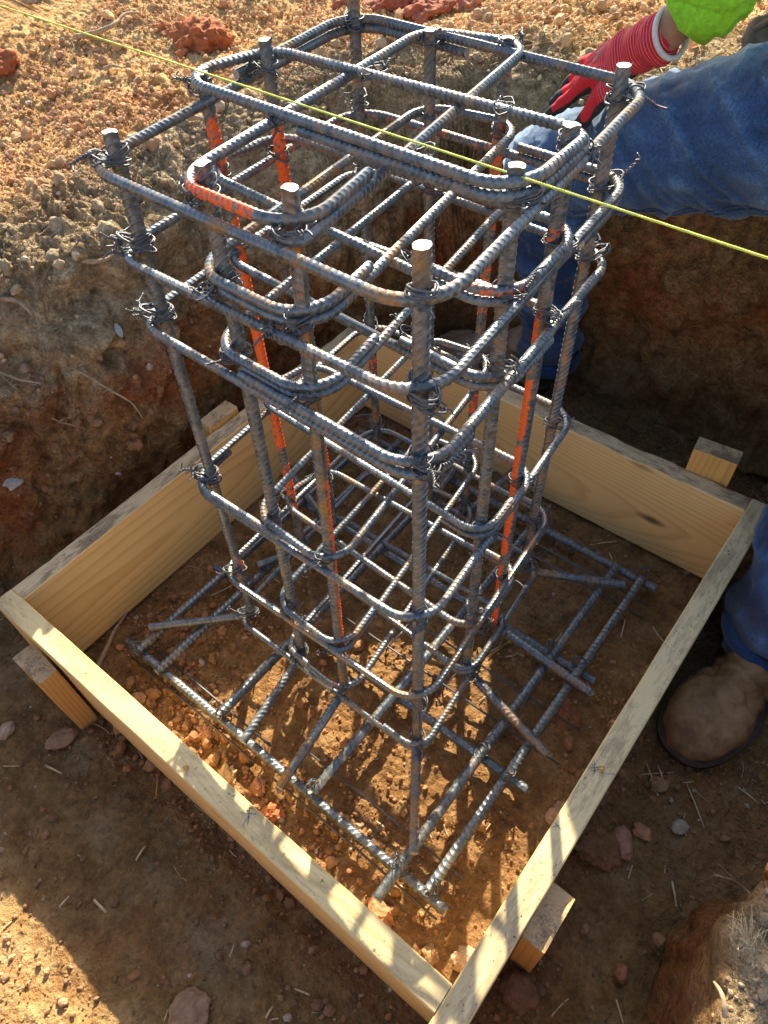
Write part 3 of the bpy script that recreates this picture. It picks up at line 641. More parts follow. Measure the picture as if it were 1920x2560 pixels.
LV = [.729, .630, .538, .243, -.008, -.160]
HP = []
# outer hoops
HP.append(hoop(LV[0], 'outer', 3, .20, .24, G, rust=.75))
HP.append(hoop(LV[1] - .004, 'outer', 2, .14, .16, G, rust=.4, tw=(.02, -.01), paint=[(.32, .72, None, 0, .38)]))
HP.append(hoop(LV[2] - .004, 'outer', 1, .26, .09, -G, rust=.35, tw=(.0, -.02)))
HP.append(hoop(LV[3], 'outer', 0, .09, .20, G, rust=.45, tw=(.06, .0)))
HP.append(hoop(LV[4], 'outer', 2, .07, .09, G, rust=.7, tw=(.07, -.03)))
HP.append(hoop(LV[5] - .003, 'outer', 1, .08, .07, -G, rust=.5))
# P hoops around the second and third bar of the near and far rows (ends overlap at the third bar)
hoop(LV[0] + G * .85, 'P', 1, .03, .115, G, R=.034, paint=[(1.085, 1.185, None, 0, .66)], rust=.35)
hoop(LV[1] + G * 1.45, 'P', 1, .125, .11, G, R=.036, rust=.8)
hoop(LV[2] + G * 1.3, 'P', 1, .11, .12, G, R=.036, rust=.6)
hoop(LV[3] + G * 1.1, 'P', 2, .09, .07, -G, R=.036, rust=.5)
hoop(LV[4] + G * 2., 'P', 1, .05, .10, G, R=.036, rust=.7)
hoop(LV[5] + G * 1.3, 'P', 0, .07, .06, G, R=.036, rust=.4)
# Q hoops around the east and west pairs
hoop(LV[0] + G * 1.55, 'Q', 1, .27, .12, G, R=.038, rust=.3)
hoop(LV[1] + .014, 'Q', 1, .12, .13, -G, R=.038, rust=.35, tw=(-.02, 0), paint=[(.05, .13, None, 0, .5)])
hoop(LV[2] - G * .6, 'Q', 1, .14, .12, -G, R=.038, rust=.3)
hoop(LV[3] + G * 2.1, 'Q', 1, .07, .08, G, R=.038, rust=.5)
hoop(LV[4] + G * .9, 'Q', 2, .07, .08, G, R=.038, rust=.6)
hoop(LV[5] + G * 1.4, 'Q', 1, .07, .08, G, R=.038, rust=.4)

# tie wires
def tie_mesh(seed, ex=.0188, loops=2, tail=.014, outx=1., tails=2):
    r_ = random.Random(seed); a = Acc(); w_ = .00100
    for l in range(loops + 1):
        tl = r_.uniform(-.5, .5); tz = r_.uniform(-.003, .003); sx = ex * r_.uniform(.94, 1.06); sy = .0108 * r_.uniform(.98, 1.12)
        th = np.linspace(0, 2 * math.pi * r_.uniform(.9, 1.05), 34) + r_.uniform(0, 6)
        C = np.c_[sx * np.cos(th) + .0065, sy * np.sin(th), tz + tl * .02 * np.cos(th) + r_.uniform(-.3, .3) * .02 * np.sin(th)]
        C += .0009 * np.c_[vn(C * 160, seed), vn(C * 160, seed + 3), vn(C * 160, seed + 6)]
        tube(a, C, w_, 6)
    # vertical loop over the hoop
    th = np.linspace(0, 2 * math.pi, 26) + r_.uniform(0, 6); C = np.c_[.0145 + .0088 * np.cos(th) + .001 * np.sin(3 * th), r_.uniform(-.008, .008) + .003 * np.sin(th), .0085 * np.sin(th)]
    tube(a, C, w_, 6)
    for k in range(tails):   # twisted pigtail, then two loose ends
        base = np.array([ex + .003, r_.uniform(-.008, .008), r_.uniform(-.004, .006)]); dr = np.array([r_.uniform(.2, 1.), r_.uniform(-.9, .9), r_.uniform(-.8, 1.)]); dr /= np.linalg.norm(dr)
        e1 = np.cross(dr, [0, .3, 1]); e1 /= np.linalg.norm(e1); e2 = np.cross(dr, e1); L_ = tail * r_.uniform(.5, 1.1); curl = np.array([r_.uniform(-1, 1) for _ in range(3)])
        for ph in (0, math.pi):
            u = np.linspace(0, 1, 26); C = base + dr * (u * L_)[:, None] + .0012 * (np.cos(u * 22 + ph)[:, None] * e1 + np.sin(u * 22 + ph)[:, None] * e2) + curl * (u ** 2 * L_ * .7)[:, None]
            v_ = np.linspace(0, 1, 12)[1:]; e_ = C[-1] - C[-3]; e_ /= np.linalg.norm(e_); q = np.array([r_.uniform(-1, 1) for _ in range(3)])
            C = np.r_[C, C[-1] + (e_ * (v_ * .006)[:, None] + q * (v_ ** 2 * .008)[:, None])]
            tube(a, C, w_, 5)
    return a.mesh('tie_wire')
tmes = [tie_mesh(s, loops=2 + s % 2, tails=1 + (s % 3 > 0)) for s in range(14)]
cnt = 0
def tie(P, outdir, big=1., zr=0., k=None):
    global cnt
    big = min(big, 1.25); me = tmes[cnt % 14 if k is None else k]; cnt += 1
    o = bpy.data.objects.new('tie_wire', me); col.objects.link(o); o.parent = cage
    if not me.materials: me.materials.append(M['wire'])
    o.location = tuple(np.array(P) - CL); o.rotation_euler = (rnd.uniform(-.2, .2), rnd.uniform(-.2, .2), math.atan2(outdir[1], outdir[0]) + rnd.uniform(-.25, .25)); o.scale = (big, big, big * rnd.choice((1, -1)) if False else big)
corner = dict(V1=(-1, -1), V4=(1, -1), V7=(1, 1), V10=(-1, 1)); side = dict(V2=(0, -1), V3=(0, -1), V5=(1, 0), V6=(1, 0), V8=(0, 1), V9=(0, 1), V11=(-1, 0), V12=(-1, 0))
for li, z in enumerate(LV):
    for k, dr in corner.items():
        if k == 'V4' and li == 5: pass
        tie(B(k, z + .003), dr, 1.08, k=(li * 5 + len(k) + int(k[1:])) % 14)
        if k == 'V1' and li in (1, 2, 3): tie(B(k, z + .002), (-1, -.4), 1.15)
    for k, dr in side.items():
        tie(B(k, z + .008), dr, .98)
tie(B('V4', LV[2] - .004), (1, -.6), 1.5); tie(B('V4', LV[1]), (1, -1), 1.3); tie(B('V2', LV[1]), (-1, -1), 1.35); tie(B('V3', LV[1] + .005), (-.5, -1), 1.3)
for (x, y, z) in ((.418 - .03, .449, LV[0] + .015), (.56, .45, LV[0] + .012), (.40, .575, LV[0] + .018), (.575, .575, LV[0] + .018), (.56, .44, LV[1] + .006), (.56, .44, LV[2])):
    tie((x, y, z), (rnd.uniform(-1, 1), rnd.uniform(-1, 1)), .8)

# ------------------------------------------------------------------ bottom mat
mat_ = empty('rebar_mat', (.47, .46, -.235), 'flat square grid of crossing ribbed bars lying under the cage', 'rebar mat'); ML = np.array([.47, .46, -.235])
for i, (y, xa, xb) in enumerate(((.092, .076, .865), (.328, .084, .868), (.578, .08, .862), (.836, .07, .862))):
    P = dense([(xa, y, -.2065), (.45, y + .002, -.2075), (xb, y, -.2065)], 0) - ML
    obj('bar', rebar(P, .0084, .0105, None, 12, None, .15, rnd.uniform(0, 3), slant=.7), SM(), mat_)
for i, (x, ya, yb) in enumerate(((.121, .082, .87), (.187, .080, .86), (.350, .092, .87), (.583, .098, .87), (.772, .036, .825), (.829, .096, .832))):
    P = dense([(x, ya, -.1895), (x + .002, .45, -.1885), (x + (.004 if i > 3 else -.003), yb, -.1895)], 0) - ML
    obj('bar', rebar(P, .0084, .0105, None, 12, None, .2, rnd.uniform(0, 3), slant=.7), SM(), mat_)
mt = [tie_mesh(50 + s, ex=.014, loops=1, tails=1, tail=.016) for s in range(3)]
for me in mt: me.materials.append(M['wire'])
for i, (x, y) in enumerate(((.35, .094), (.583, .098), (.772, .094), (.829, .096), (.829, .328), (.772, .328), (.829, .578), (.772, .578), (.829, .832), (.187, .328), (.350, .328), (.121, .092), (.583, .578))):
    o = bpy.data.objects.new('tie_wire', mt[i % 3]); col.objects.link(o); o.parent = mat_; o.location = tuple(np.array((x, y, -.186)) - ML); o.rotation_euler = (0, -.9, rnd.uniform(0, 6)); o.scale = (1, 1, 1)
def support(y0, y1, x0, x1, label):
    r = empty('bar_support', ((x0 + x1) / 2, (y0 + y1) / 2, -.235), label, 'rebar chair', 'thin wire supports under the mat'); c = np.array([(x0 + x1) / 2, (y0 + y1) / 2, -.235])
    for y in (y0, y1):
        a = Acc(); tube(a, dense([(x0, y, -.2195), ((x0 + x1) / 2, y + .002, -.2205), (x1, y, -.2195)]) - c, .0021, 8); obj('rail', a.mesh('rail'), M['wire'], r)
    xs = np.arange(x0 + .06, x1, .14)
    for x in xs:
        a = Acc(); tube(a, dense([(x, y0, -.221), (x + .004, (y0 + y1) / 2, -.2175), (x, y1, -.221)], .01) - c, .0014, 6)
        for y, s in ((y0, -1), (y1, 1)): tube(a, np.array([(x, y, -.221), (x, y + s * .008, -.243)]) - c, .0014, 6)
        obj('leg', a.mesh('leg'), M['wire'], r)
support(.076, .116, .10, .455, 'thin wire support lying under the left part of the mat front bar')
support(.076, .150, .50, .86, 'thin wire support lying under the right part of the mat front bar')
support(.405, .482, .30, .888, 'thin wire support crossing under the middle of the mat')
support(.768, .800, .42, .872, 'thin wire support under the far side of the mat')

# ------------------------------------------------------------------ string line
a = Acc(); p0, p1 = np.array([-.60, .66, .765]), np.array([1.18, .455, .735])
def unp(dx, dy, z):   # photo position -> world point at height z
    d_ = CR @ np.array([(dx * 1920 / 1659 - 960) / 1787.945, -(dy * 1920 / 1659 - 1280) / 1787.945, -1]); return CP + (z - CP[2]) / d_[2] * d_
q0, q1 = unp(0, 12, .7575), unp(1659, 558, .7575); dq = q1 - q0
u = np.linspace(-.9, 1.25, 900); C0 = q0 + dq * u[:, None]
for ph in (0, 2.1, 4.2):
    sarc = u * np.linalg.norm(dq); off = .00055
    e2 = np.cross(dq / np.linalg.norm(dq), [0, 0, 1.]); C = C0 + off * (np.cos(sarc * 900 + ph)[:, None] * e2 + np.sin(sarc * 900 + ph)[:, None] * np.array([0, 0, 1.]))
    tube(a, C, .00075, 6)
for k in range(150):
    uu = rnd.uniform(-.1, 1.1); p = q0 + dq * uu; dr = np.array([rnd.uniform(-1, 1) for _ in range(3)]); tube(a, np.array([p, p + dr * .0012 + dq * .0006, p + dr * .0022]), .00013, 4)
tag(obj('string_line', a.mesh('string_line'), M['cord']), 'thin yellow twine stretched taut across the top of the cage', 'string')

# ------------------------------------------------------------------ person
def capsule_chain(acc, pts, ns=20):
    """tapered chain; pts = (x,y,z,r)"""
    for (a_, b_) in zip(pts[:-1], pts[1:]):
        a0 = np.array(a_[:3], float); b0 = np.array(b_[:3], float); L_ = np.linalg.norm(b0 - a0); n = max(5, int(L_ / .012)); u = np.linspace(0, 1, n)
        ra, rb = a_[3], b_[3]; d_ = (b0 - a0) / (L_ + 1e-9)
        C = a0 + (b0 - a0) * u[:, None]; r = ra + (rb - ra) * u
        pre = np.linspace(0, 1, 7)[:-1]; C1 = a0 - d_ * (ra * np.cos(pre * math.pi / 2))[:, None]; r1 = ra * np.sin(pre * math.pi / 2) + 1e-4
        po = np.linspace(1, 0, 7)[1:]; C2 = b0 + d_ * (rb * np.cos(po * math.pi / 2))[:, None]; r2 = rb * np.sin(po * math.pi / 2) + 1e-4
        tube(acc, np.r_[C1, C, C2], np.r_[r1, r, r2], ns)
def ell(acc, c, r, R_=None):
    v, f = ICO[3]; v = v * np.array(r)
    if R_ is not None: v = v @ np.array(R_).T
    acc.add(v + np.array(c), None, f)
def fuse(acc, voxel, name, smooth=6, keep=None):
    me = acc.mesh(name); o = bpy.data.objects.new('tmp', me); col.objects.link(o)
    m = o.modifiers.new('r', 'REMESH'); m.mode = 'VOXEL'; m.voxel_size = voxel; m.use_smooth_shade = True
    s = o.modifiers.new('s', 'SMOOTH'); s.factor = .5; s.iterations = smooth
    dg = bpy.context.evaluated_depsgraph_get(); dg.update()
    me2 = bpy.data.meshes.new_from_object(o.evaluated_get(dg)); bpy.data.objects.remove(o); me2.name = name
    n = len(me2.vertices); co = np.zeros(n * 3, np.float32); me2.vertices.foreach_get('co', co); no = np.zeros(n * 3, np.float32); me2.vertices.foreach_get('normal', no)
    me2.polygons.foreach_set('use_smooth', np.ones(len(me2.polygons), bool)); return me2, co.reshape(-1, 3).astype(float), no.reshape(-1, 3).astype(float)
def setco(me, co): me.vertices.foreach_set('co', co.astype(np.float32).ravel()); me.update()
def setattr_(me, k, a): at = me.attributes.new(k, 'FLOAT', 'POINT'); at.data.foreach_set('value', np.asarray(a, np.float32))
def segd(P, a, b):
    a = np.array(a, float); b = np.array(b, float); d = b - a; t = np.clip(((P - a) @ d) / (d @ d), 0, 1); return np.linalg.norm(P - a - d * t[:, None], axis=1), t
pr = empty('person', (.75, 1.35, .40), 'worker in blue jeans, lime shirt and red glove sitting on the pit edge', 'person')
PL = np.array([.75, 1.35, .40]); S_ = lambda p: tuple(np.array(p[:3]) - PL) + tuple(p[3:])
hipL, kneeL, ankL = (.80, 1.16, .575), (.315, 1.20, .372), (.345, 1.262, -.115)
hipR, kneeR, ankR = (1.00, 1.26, .56), (1.045, 1.12, .36), (1.085, .815, -.12)
pel = (.93, 1.30, .585)
neck, headc = (.40, 1.44, .845), (.30, 1.38, .835)
cuC = np.array([.548, 1.100, .672]); gF = np.array([-.80, .22, -.52]); gF /= np.linalg.norm(gF); fA = np.array([.56, .15, .81]); fA /= np.linalg.norm(fA)
shL, elL, wrL = (.63, 1.50, .91), tuple(cuC + fA * .255), tuple(cuC + gF * .03)
shR, elR, wrR = (.56, 1.66, .88), (.88, 1.60, .84), (1.10, 1.22, .54)
# --- body (skin), one continuous surface
a = Acc()
capsule_chain(a, [S_((*hipL, .075)), S_((*kneeL, .05)), S_((.335, 1.235, .15, .042)), S_((.350, 1.262, -.085, .036))]); capsule_chain(a, [S_((*hipR, .075)), S_((*kneeR, .05)), S_((1.062, .96, .10, .042)), S_((1.084, .818, -.11, .036))])
capsule_chain(a, [S_((*hipL, .08)), S_((*pel, .10)), S_((*hipR, .08))]); capsule_chain(a, [S_((*pel, .11)), S_((.76, 1.42, .765, .12)), S_((.56, 1.50, .84, .10)), S_((*neck, .055)), S_((*headc, .06))])
capsule_chain(a, [S_((*shL, .06)), S_((.54, 1.50, .84, .09)), S_((*shR, .06))])
capsule_chain(a, [S_((*shL, .05)), S_((*elL, .038)), S_((*wrL, .028))]); capsule_chain(a, [S_((*shR, .05)), S_((*elR, .038)), S_((*wrR, .028))])
ell(a, np.array(headc) - PL, (.078, .092, .105)); ell(a, np.array(headc) - PL + [-.05, -.045, -.045], (.045, .045, .045))
ell(a, np.array(headc) - PL + [-.068, -.078, -.01], (.014, .016, .022)); ell(a, np.array(headc) - PL + [.065, -.04, -.005], (.012, .02, .03)); ell(a, np.array(headc) - PL + [-.04, .085, -.005], (.02, .012, .03))
me, co, no = fuse(a, .007, 'body', 4); obj('body', me, M['skin'], pr)
a = Acc(); ell(a, np.array(headc) - PL + [.014, .016, .03], (.085, .098, .092)); me, co, no = fuse(a, .007, 'hair', 3)
m = co[:, 2] > -99; co += no * (.004 * fbm(co * 90, 2, 3))[:, None]; setco(me, co); obj('hair', me, M['hair'], pr)
# --- jeans
a = Acc()
capsule_chain(a, [S_((*hipL, .128)), S_((.56, 1.182, .480, .110)), S_((*kneeL, .088))])
capsule_chain(a, [S_((*kneeL, .088)), S_((.335, 1.235, .15, .078)), S_((.350, 1.262, -.085, .070))])
capsule_chain(a, [S_((*hipR, .118)), S_((*kneeR, .088))]); capsule_chain(a, [S_((*kneeR, .098)), S_((1.062, .96, .10, .098)), S_((1.082, .818, -.11, .092))])
capsule_chain(a, [S_((*hipL, .12)), S_((*pel, .135)), S_((*hipR, .12))]); capsule_chain(a, [S_((*pel, .13)), S_((.89, 1.36, .70, .13))])
me, co, no = fuse(a, .0055, 'jeans', 10)
W = co + PL
dL, tL = segd(W, hipL, kneeL); dS, tS_ = segd(W, kneeL, ankL); dR, tR = segd(W, kneeR, ankR)
thigh = (dL < .16) & (dL < dS + .02)
along = (W - np.array(kneeL)) @ ((np.array(hipL) - np.array(kneeL)) / .53)
under = sstep(.0, -.09, (W[:, 2] - (kneeL[2] + along * .38)))
fold = .003 * np.sin(along * 46 + W[:, 2] * 62 + 3 * vn(W * 7, 1)) * (.15 + .85 * under) * sstep(.0, .1, along) * (vn(W * 9, 5) > -.5)
g1 = fbm(W * np.array([9, 9, 16]), 3, 60); ridge = (1 - np.abs(g1)) ** 4
dg_ = along * .80 + W[:, 2] * .75 + .3 * (W[:, 1] - 1.2); dp_ = along * .6 - W[:, 2] * .8
diag = (1 - np.abs(fbm(np.c_[dg_ * 21 + .8 * vn(W * 6, 3), dp_ * 4.5, W[:, 1] * 3], 2, 68))) ** 5
dsp = np.where(thigh, fold + .011 * (diag - .3) * (.6 + .1 * under), 0) + .009 * (ridge - .4) * (.30 + .70 * under) + .004 * vn(W * 22, 62)
shin = (~thigh) & ((dS < .14) | (dR < .14))
dsp += .003 * (1 - np.abs(fbm(W * 26, 2, 65))) ** 3 + np.where(shin, .008 * np.sin(W[:, 2] * 48 + 3.5 * vn(W * 8, 64)) * sstep(.35, -.05, W[:, 2]), 0)
co = co + no * dsp[:, None]
# side seam ridge below the thigh
aL = math.pi
setco(me, co)
fade_and_light = np.clip(.25 + .45 * sstep(.16, -.02, along) * (dL < .13) * sstep(.05, .5, no[:, 2] + .5) + .15 * sstep(.0, .6, no[:, 2]) + .5 * (dsp - .002) / .008, 0, 1.2) - .35 * shin  # worn knee and folds, plus light painted in: upward faces paler
setattr_(me, 'fade_and_light', fade_and_light); setattr_(me, 'soil', np.clip(sstep(.02, -.09, W[:, 2]), 0, 1) * .55)
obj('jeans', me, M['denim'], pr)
for dv, nm_ in (((.10, -.62, -.78), 0), ((.10, -.70, -.71), 1)):
    dv = np.array(dv) / np.linalg.norm(dv); pts_ = []; axL = (np.array(hipL) - np.array(kneeL)); axL /= np.linalg.norm(axL); dvp = dv - axL * (dv @ axL); dvp /= np.linalg.norm(dvp)
    for t_ in np.linspace(.0, .50, 60):
        cc = np.array(kneeL) + axL * t_ - PL; rel = co - cc; m_ = (np.abs(rel @ axL) < .008) & (np.linalg.norm(rel, axis=1) < .16); q_ = rel[m_]
        if len(q_): u_ = q_ / np.linalg.norm(q_, axis=1)[:, None]; pts_.append(co[m_][np.argmax(u_ @ dvp)] + dvp * .0014)
    pts_ = np.array(pts_); pts_[1:-1] = (pts_[:-2] + pts_[1:-1] + pts_[2:]) / 3; sa = Acc(); tube(sa, pts_, .0021 if nm_ == 0 else .0012, 6); obj('seam', sa.mesh('seam'), M['denim'], pr)
sacc = Acc()
def seam(pts, r=.0022): tube(sacc, dense([np.array(p) - PL for p in pts], .03), r, 8)
for (ank, rr) in (((.352, 1.262, -.125), .074), ((1.082, .812, -.128), .087)):      # rolled hems, one mesh each
    sacc = Acc(); prof = []
    for r_, z_ in ((rr - .006, .030), (rr + .001, .026), (rr + .0045, .012), (rr + .004, 0), (rr - .001, -.006), (rr - .007, -.002)):
        th = np.linspace(0, 2 * math.pi, 48, endpoint=False); prof.append(np.array(ank) - PL + np.c_[r_ * np.cos(th), r_ * np.sin(th), z_ + .004 * np.sin(2 * th) + 0 * th])
    sacc.add(np.concatenate(prof), quads(6, 48)); obj('hem', sacc.mesh('hem'), M['denim'], pr)
# --- lime sweatshirt
a = Acc()
capsule_chain(a, [S_((.90, 1.34, .68, .140)), S_((.76, 1.43, .78, .145)), S_((.57, 1.50, .85, .130)), S_((.44, 1.46, .85, .070))]); capsule_chain(a, [S_((*shL, .085)), S_((.54, 1.50, .84, .11)), S_((*shR, .085))])
capsule_chain(a, [S_((*shL, .070)), S_((*elL, .056)), S_((*(cuC + fA * .052), .050))]); capsule_chain(a, [S_((*shR, .078)), S_((*elR, .062)), S_((1.075, 1.28, .59, .045))])
me, co, no = fuse(a, .006, 'sweatshirt', 6); W = co + PL
g1 = fbm(W * 12, 3, 81); co += no * (.012 * ((1 - np.abs(g1)) ** 3 - .4) + .004 * (1 - np.abs(fbm(W * 30, 2, 83))) ** 3)[:, None]; setco(me, co); obj('sweatshirt', me, M['green'], pr)
a = Acc(); ax_ = (np.array(wrL) - np.array(elL)); ax_ /= np.linalg.norm(ax_); c0 = cuC + fA * .052 - PL
tube(a, np.array([c0 - ax_ * .012, c0 - ax_ * .006, c0 + ax_ * .012, c0 + ax_ * .034, c0 + ax_ * .038, c0 + ax_ * .034]), [.047, .0495, .0475, .0465, .0435, .038], 40)
obj('sleeve_cuff', a.mesh('sleeve_cuff'), M['green'], pr)
# --- gloves
def glove(wr, fw_, upn, label, mirror=1, spread=1.):
    fw_ = np.array(fw_, float); fw_ /= np.linalg.norm(fw_); upn = np.array(upn, float); upn -= fw_ * (upn @ fw_); upn /= np.linalg.norm(upn); sd = np.cross(upn, fw_) * mirror
    w0 = np.array(wr, float) - PL
    def q(f, s, u_): return w0 + fw_ * f + sd * s + upn * u_
    a = Acc()
    capsule_chain(a, [(*q(-.052, 0, 0), .036), (*q(-.02, 0, 0), .034), (*q(.02, 0, 0), .034)])
    for s in (-.027, -.010, .010, .027): capsule_chain(a, [(*q(.0, s * .55, 0), .022), (*q(.055, s * .95, .001), .0195), (*q(.094, s * 1.05, 0), .0152)])
    fl_ = [(.030, .080, -.008), (.010, .088, -.010), (-.010, .083, -.012), (-.029, .068, -.012)]
    for k, (s, l, dp) in enumerate(fl_):
        s1 = s * 1.05; so_ = s * (1.35 if k in (0, 3) else 1.15) * spread; dd = [.35, .1, 0, -.2][k]
        capsule_chain(a, [(*q(.090, s1, 0), .0125), (*q(.090 + l * .42, s1 + (so_ - s1) * .6, -.002 + dp * .12), .0112), (*q(.090 + l * .75, so_, dp * .55), .0104), (*q(.090 + l, so_ * 1.03, dp * 1.15), .0095)])
    capsule_chain(a, [(*q(.015, .030, -.008), .020), (*q(.045, .052, -.018), .0165), (*q(.078, .066, -.030), .0135), (*q(.104, .068, -.040), .0118)])
    me, co, no = fuse(a, .0028, 'glove', 4)
    rel = co - w0; f_ = rel @ fw_; s_ = rel @ sd; u_ = rel @ upn
    d_ = .0022 * vn(co * 70, 9) + np.where(f_ < .03, .0018 * np.sin(f_ * 190 + 2 * vn(co * 30, 4)), .0)
    co += no * d_[:, None]; setco(me, co)
    nu = no @ upn
    tip = sstep(.128, .138, f_ + .25 * (np.abs(s_) > .05) * .1)
    coat = np.maximum(sstep(.05, -.30, nu + .35 * vn(co * 40, 5)) * sstep(-.02, .015, f_), sstep(.138, .146, f_ + .006 * vn(co * 60, 6)))
    coat = np.maximum(coat, sstep(.060, .066, s_) * sstep(.075, .083, f_))
    if label:
        dk = np.argmin
        sa = Acc()
        def on(f, s): 
            t_ = q(f, s, .045); k_ = np.argmin(((co - t_) ** 2).sum(1)); return co[k_] + no[k_] * .0007
        for ln_ in ([(.040, -.012), (.047, -.016), (.054, -.012), (.061, -.017)], [(.036, -.004), (.046, -.007), (.056, -.005), (.068, -.009)], [(.044, .004), (.050, .0), (.052, .006), (.060, .002), (.066, .005)], [(.048, .012), (.058, .010), (.064, .013)]):
            tube(sa, np.array([on(*p_) for p_ in ln_]), .0011, 6, squash=.5)
        marks = sa.mesh('print_mark')
    setattr_(me, 'coat', coat); setattr_(me, 'cuff', sstep(.045, .03, f_)); setattr_(me, 'along', f_)
    g_ = obj('glove', me, M['glove'], pr)
    if label: g_['label'] = label; obj('print_mark', marks, M['rim'], g_)
    a = Acc(); th = np.linspace(0, 2 * math.pi, 44); C = w0 - fw_ * .078 + .0345 * (np.cos(th)[:, None] * sd + np.sin(th)[:, None] * upn * .95); tube(a, C, .0042, 8, cap=False)
    obj('glove_rim', a.mesh('glove_rim'), M['rim'], g_); return q, g_, fw_, sd, upn
kn = np.array([.325, 1.165, .487])
q, gl, gf, gs, gu = glove(cuC + gF * .09, gF, (-.42, -.42, .80), 'red knit glove with black fingertips resting on the knee', 1, 1.3)
glove((1.11, 1.18, .50), (.1, -.7, -.5), (0, -.3, .8), None, -1)
# --- boots
def boot(toe, heel, ank, label=None, K=1., mt='boot'):
    t0, h0 = np.array(toe, float), np.array(heel, float); d_ = (t0 - h0); Lb = np.linalg.norm(d_); d_ /= Lb; n_ = np.array([-d_[1], d_[0], 0]); z0 = toe[2]
    def q(f, s, u_): return h0 + d_ * (f * Lb) + n_ * s * K + np.array([0, 0, u_]) - PL
    a = Acc()
    for s in (-.016, .016): capsule_chain(a, [(*q(.12, s * .8, .055), .036), (*q(.5, s, .052), .034), (*q(.74, s * 1.35, .050), .036 * K), (*q(.87, s * 1., .046), .033 * K), (*q(.94, s * .5, .04), .025 * K)])
    capsule_chain(a, [(*q(.80, 0, .048), .038), (*q(.55, 0, .075), .040), (*q(.34, 0, .095), .045), (*q(.2, 0, .125), .05)])
    capsule_chain(a, [(*q(.14, 0, .06), .042), (*q(.19, 0, .13), .048), (*(np.array(ank) - PL + [0, 0, .045]), .050)])
    me, co, no = fuse(a, .004, 'boot', 6); W = co + PL; f_ = ((W - h0) @ d_) / Lb
    crease = .0022 * np.sin(f_ * 60 + 2.5 * vn(W * 16, 2)) * sstep(.30, .42, f_) * sstep(.72, .58, f_) + .0018 * np.sin(W[:, 2] * 110 + 3 * vn(W * 14, 3)) * sstep(.4, .25, f_)
    s_ = (W - h0) @ n_; seam_ = np.exp(-((f_ - .40 - 6 * s_ ** 2 * 10) / .012) ** 2) * .0022 + np.exp(-((f_ - .425 - 6 * s_ ** 2 * 10) / .008) ** 2) * .0014
    co += no * (crease + seam_ + .0016 * vn(W * 50, 4) + .0015 * vn(W * 18, 6) - .0035 * sum(np.exp(-((f_ - c_ - .02 * np.sin(s_ * 60 + c_ * 40)) / w_) ** 2) for c_, w_ in ((.50, .010), (.545, .008), (.60, .012), (.33, .012))) * sstep(.0, .05, W[:, 2] - z0 - .02) + .002 * (1 - np.abs(fbm(W * 30, 3, 8))) ** 4)[:, None]; co[:, 2] = np.maximum(co[:, 2], z0 + .018 - PL[2]); setco(me, co)
    o = obj('boot', me, M[mt], pr)
    if label: o['label'] = label
    th = np.linspace(0, 2 * math.pi, 60, endpoint=False); f = np.cos(th) * .96 - .02; ww = .062 * np.abs(np.sin(th)) ** .75 * np.sign(np.sin(th)) * (1 + .14 * np.cos(th) - .20 * np.exp(-((np.cos(th) + .15) ** 2) / .05))
    ring = np.array([q(.5 + .56 * c, w_, 0) for c, w_ in zip(f, ww)]); b = Acc(); Vv = []
    for (k, zz) in ((.93, .0), (1., .003), (1.0, .020), (1.025, .021), (1.025, .026), (.95, .028)):
        cen = ring.mean(0); r2 = cen + (ring - cen) * k; r2[:, 2] = z0 + zz - PL[2]; Vv.append(r2)
    Vv = np.concatenate(Vv); nV = len(Vv); Vv = np.r_[Vv, [ring.mean(0) + [0, 0, .028]]]; j = np.arange(60)
    b.add(Vv, quads(6, 60), np.stack([np.full(60, nV), nV - 60 + j, nV - 60 + (j + 1) % 60], 1)); obj('sole', b.mesh('sole'), M['sole'], o)
boot((.035, 1.225, -.238), (.345, 1.272, -.238), ankL, 'mud stained boot behind the far plank', 1.1, 'boot2')  # shaded far boot gets a brighter leather, light painted into the colour
boot((1.040, .552, -.238), (1.105, .875, -.238), ankR, 'brown leather boot beside the right plank', 1.2)
# --- leather tool pouch on the hip
a = Acc(); v, f = rock_verts(4, 1, 77, .12, (.075, .11, .085), .2); a.add(v * [.8, .6, .75] + np.array((.672, 1.36, .625)) - PL, None, f); v, f = rock_verts(4, 1, 78, .12, (.05, .05, .06), .2); a.add(v * .8 + np.array((.62, 1.33, .600)) - PL, None, f)
me, co, no = fuse(a, .005, 'tool_pouch', 3); co += no * (.006 * fbm(co * 30, 3, 7))[:, None]; setco(me, co); obj('tool_pouch', me, M['pouch'], pr)
a = Acc(); tube(a, dense([np.array(p) - PL for p in ((.60, 1.30, .625), (.65, 1.31, .665), (.70, 1.34, .68), (.78, 1.38, .69))], .04), .006, 8); obj('pouch_strap', a.mesh('pouch_strap'), M['pouch'], pr)

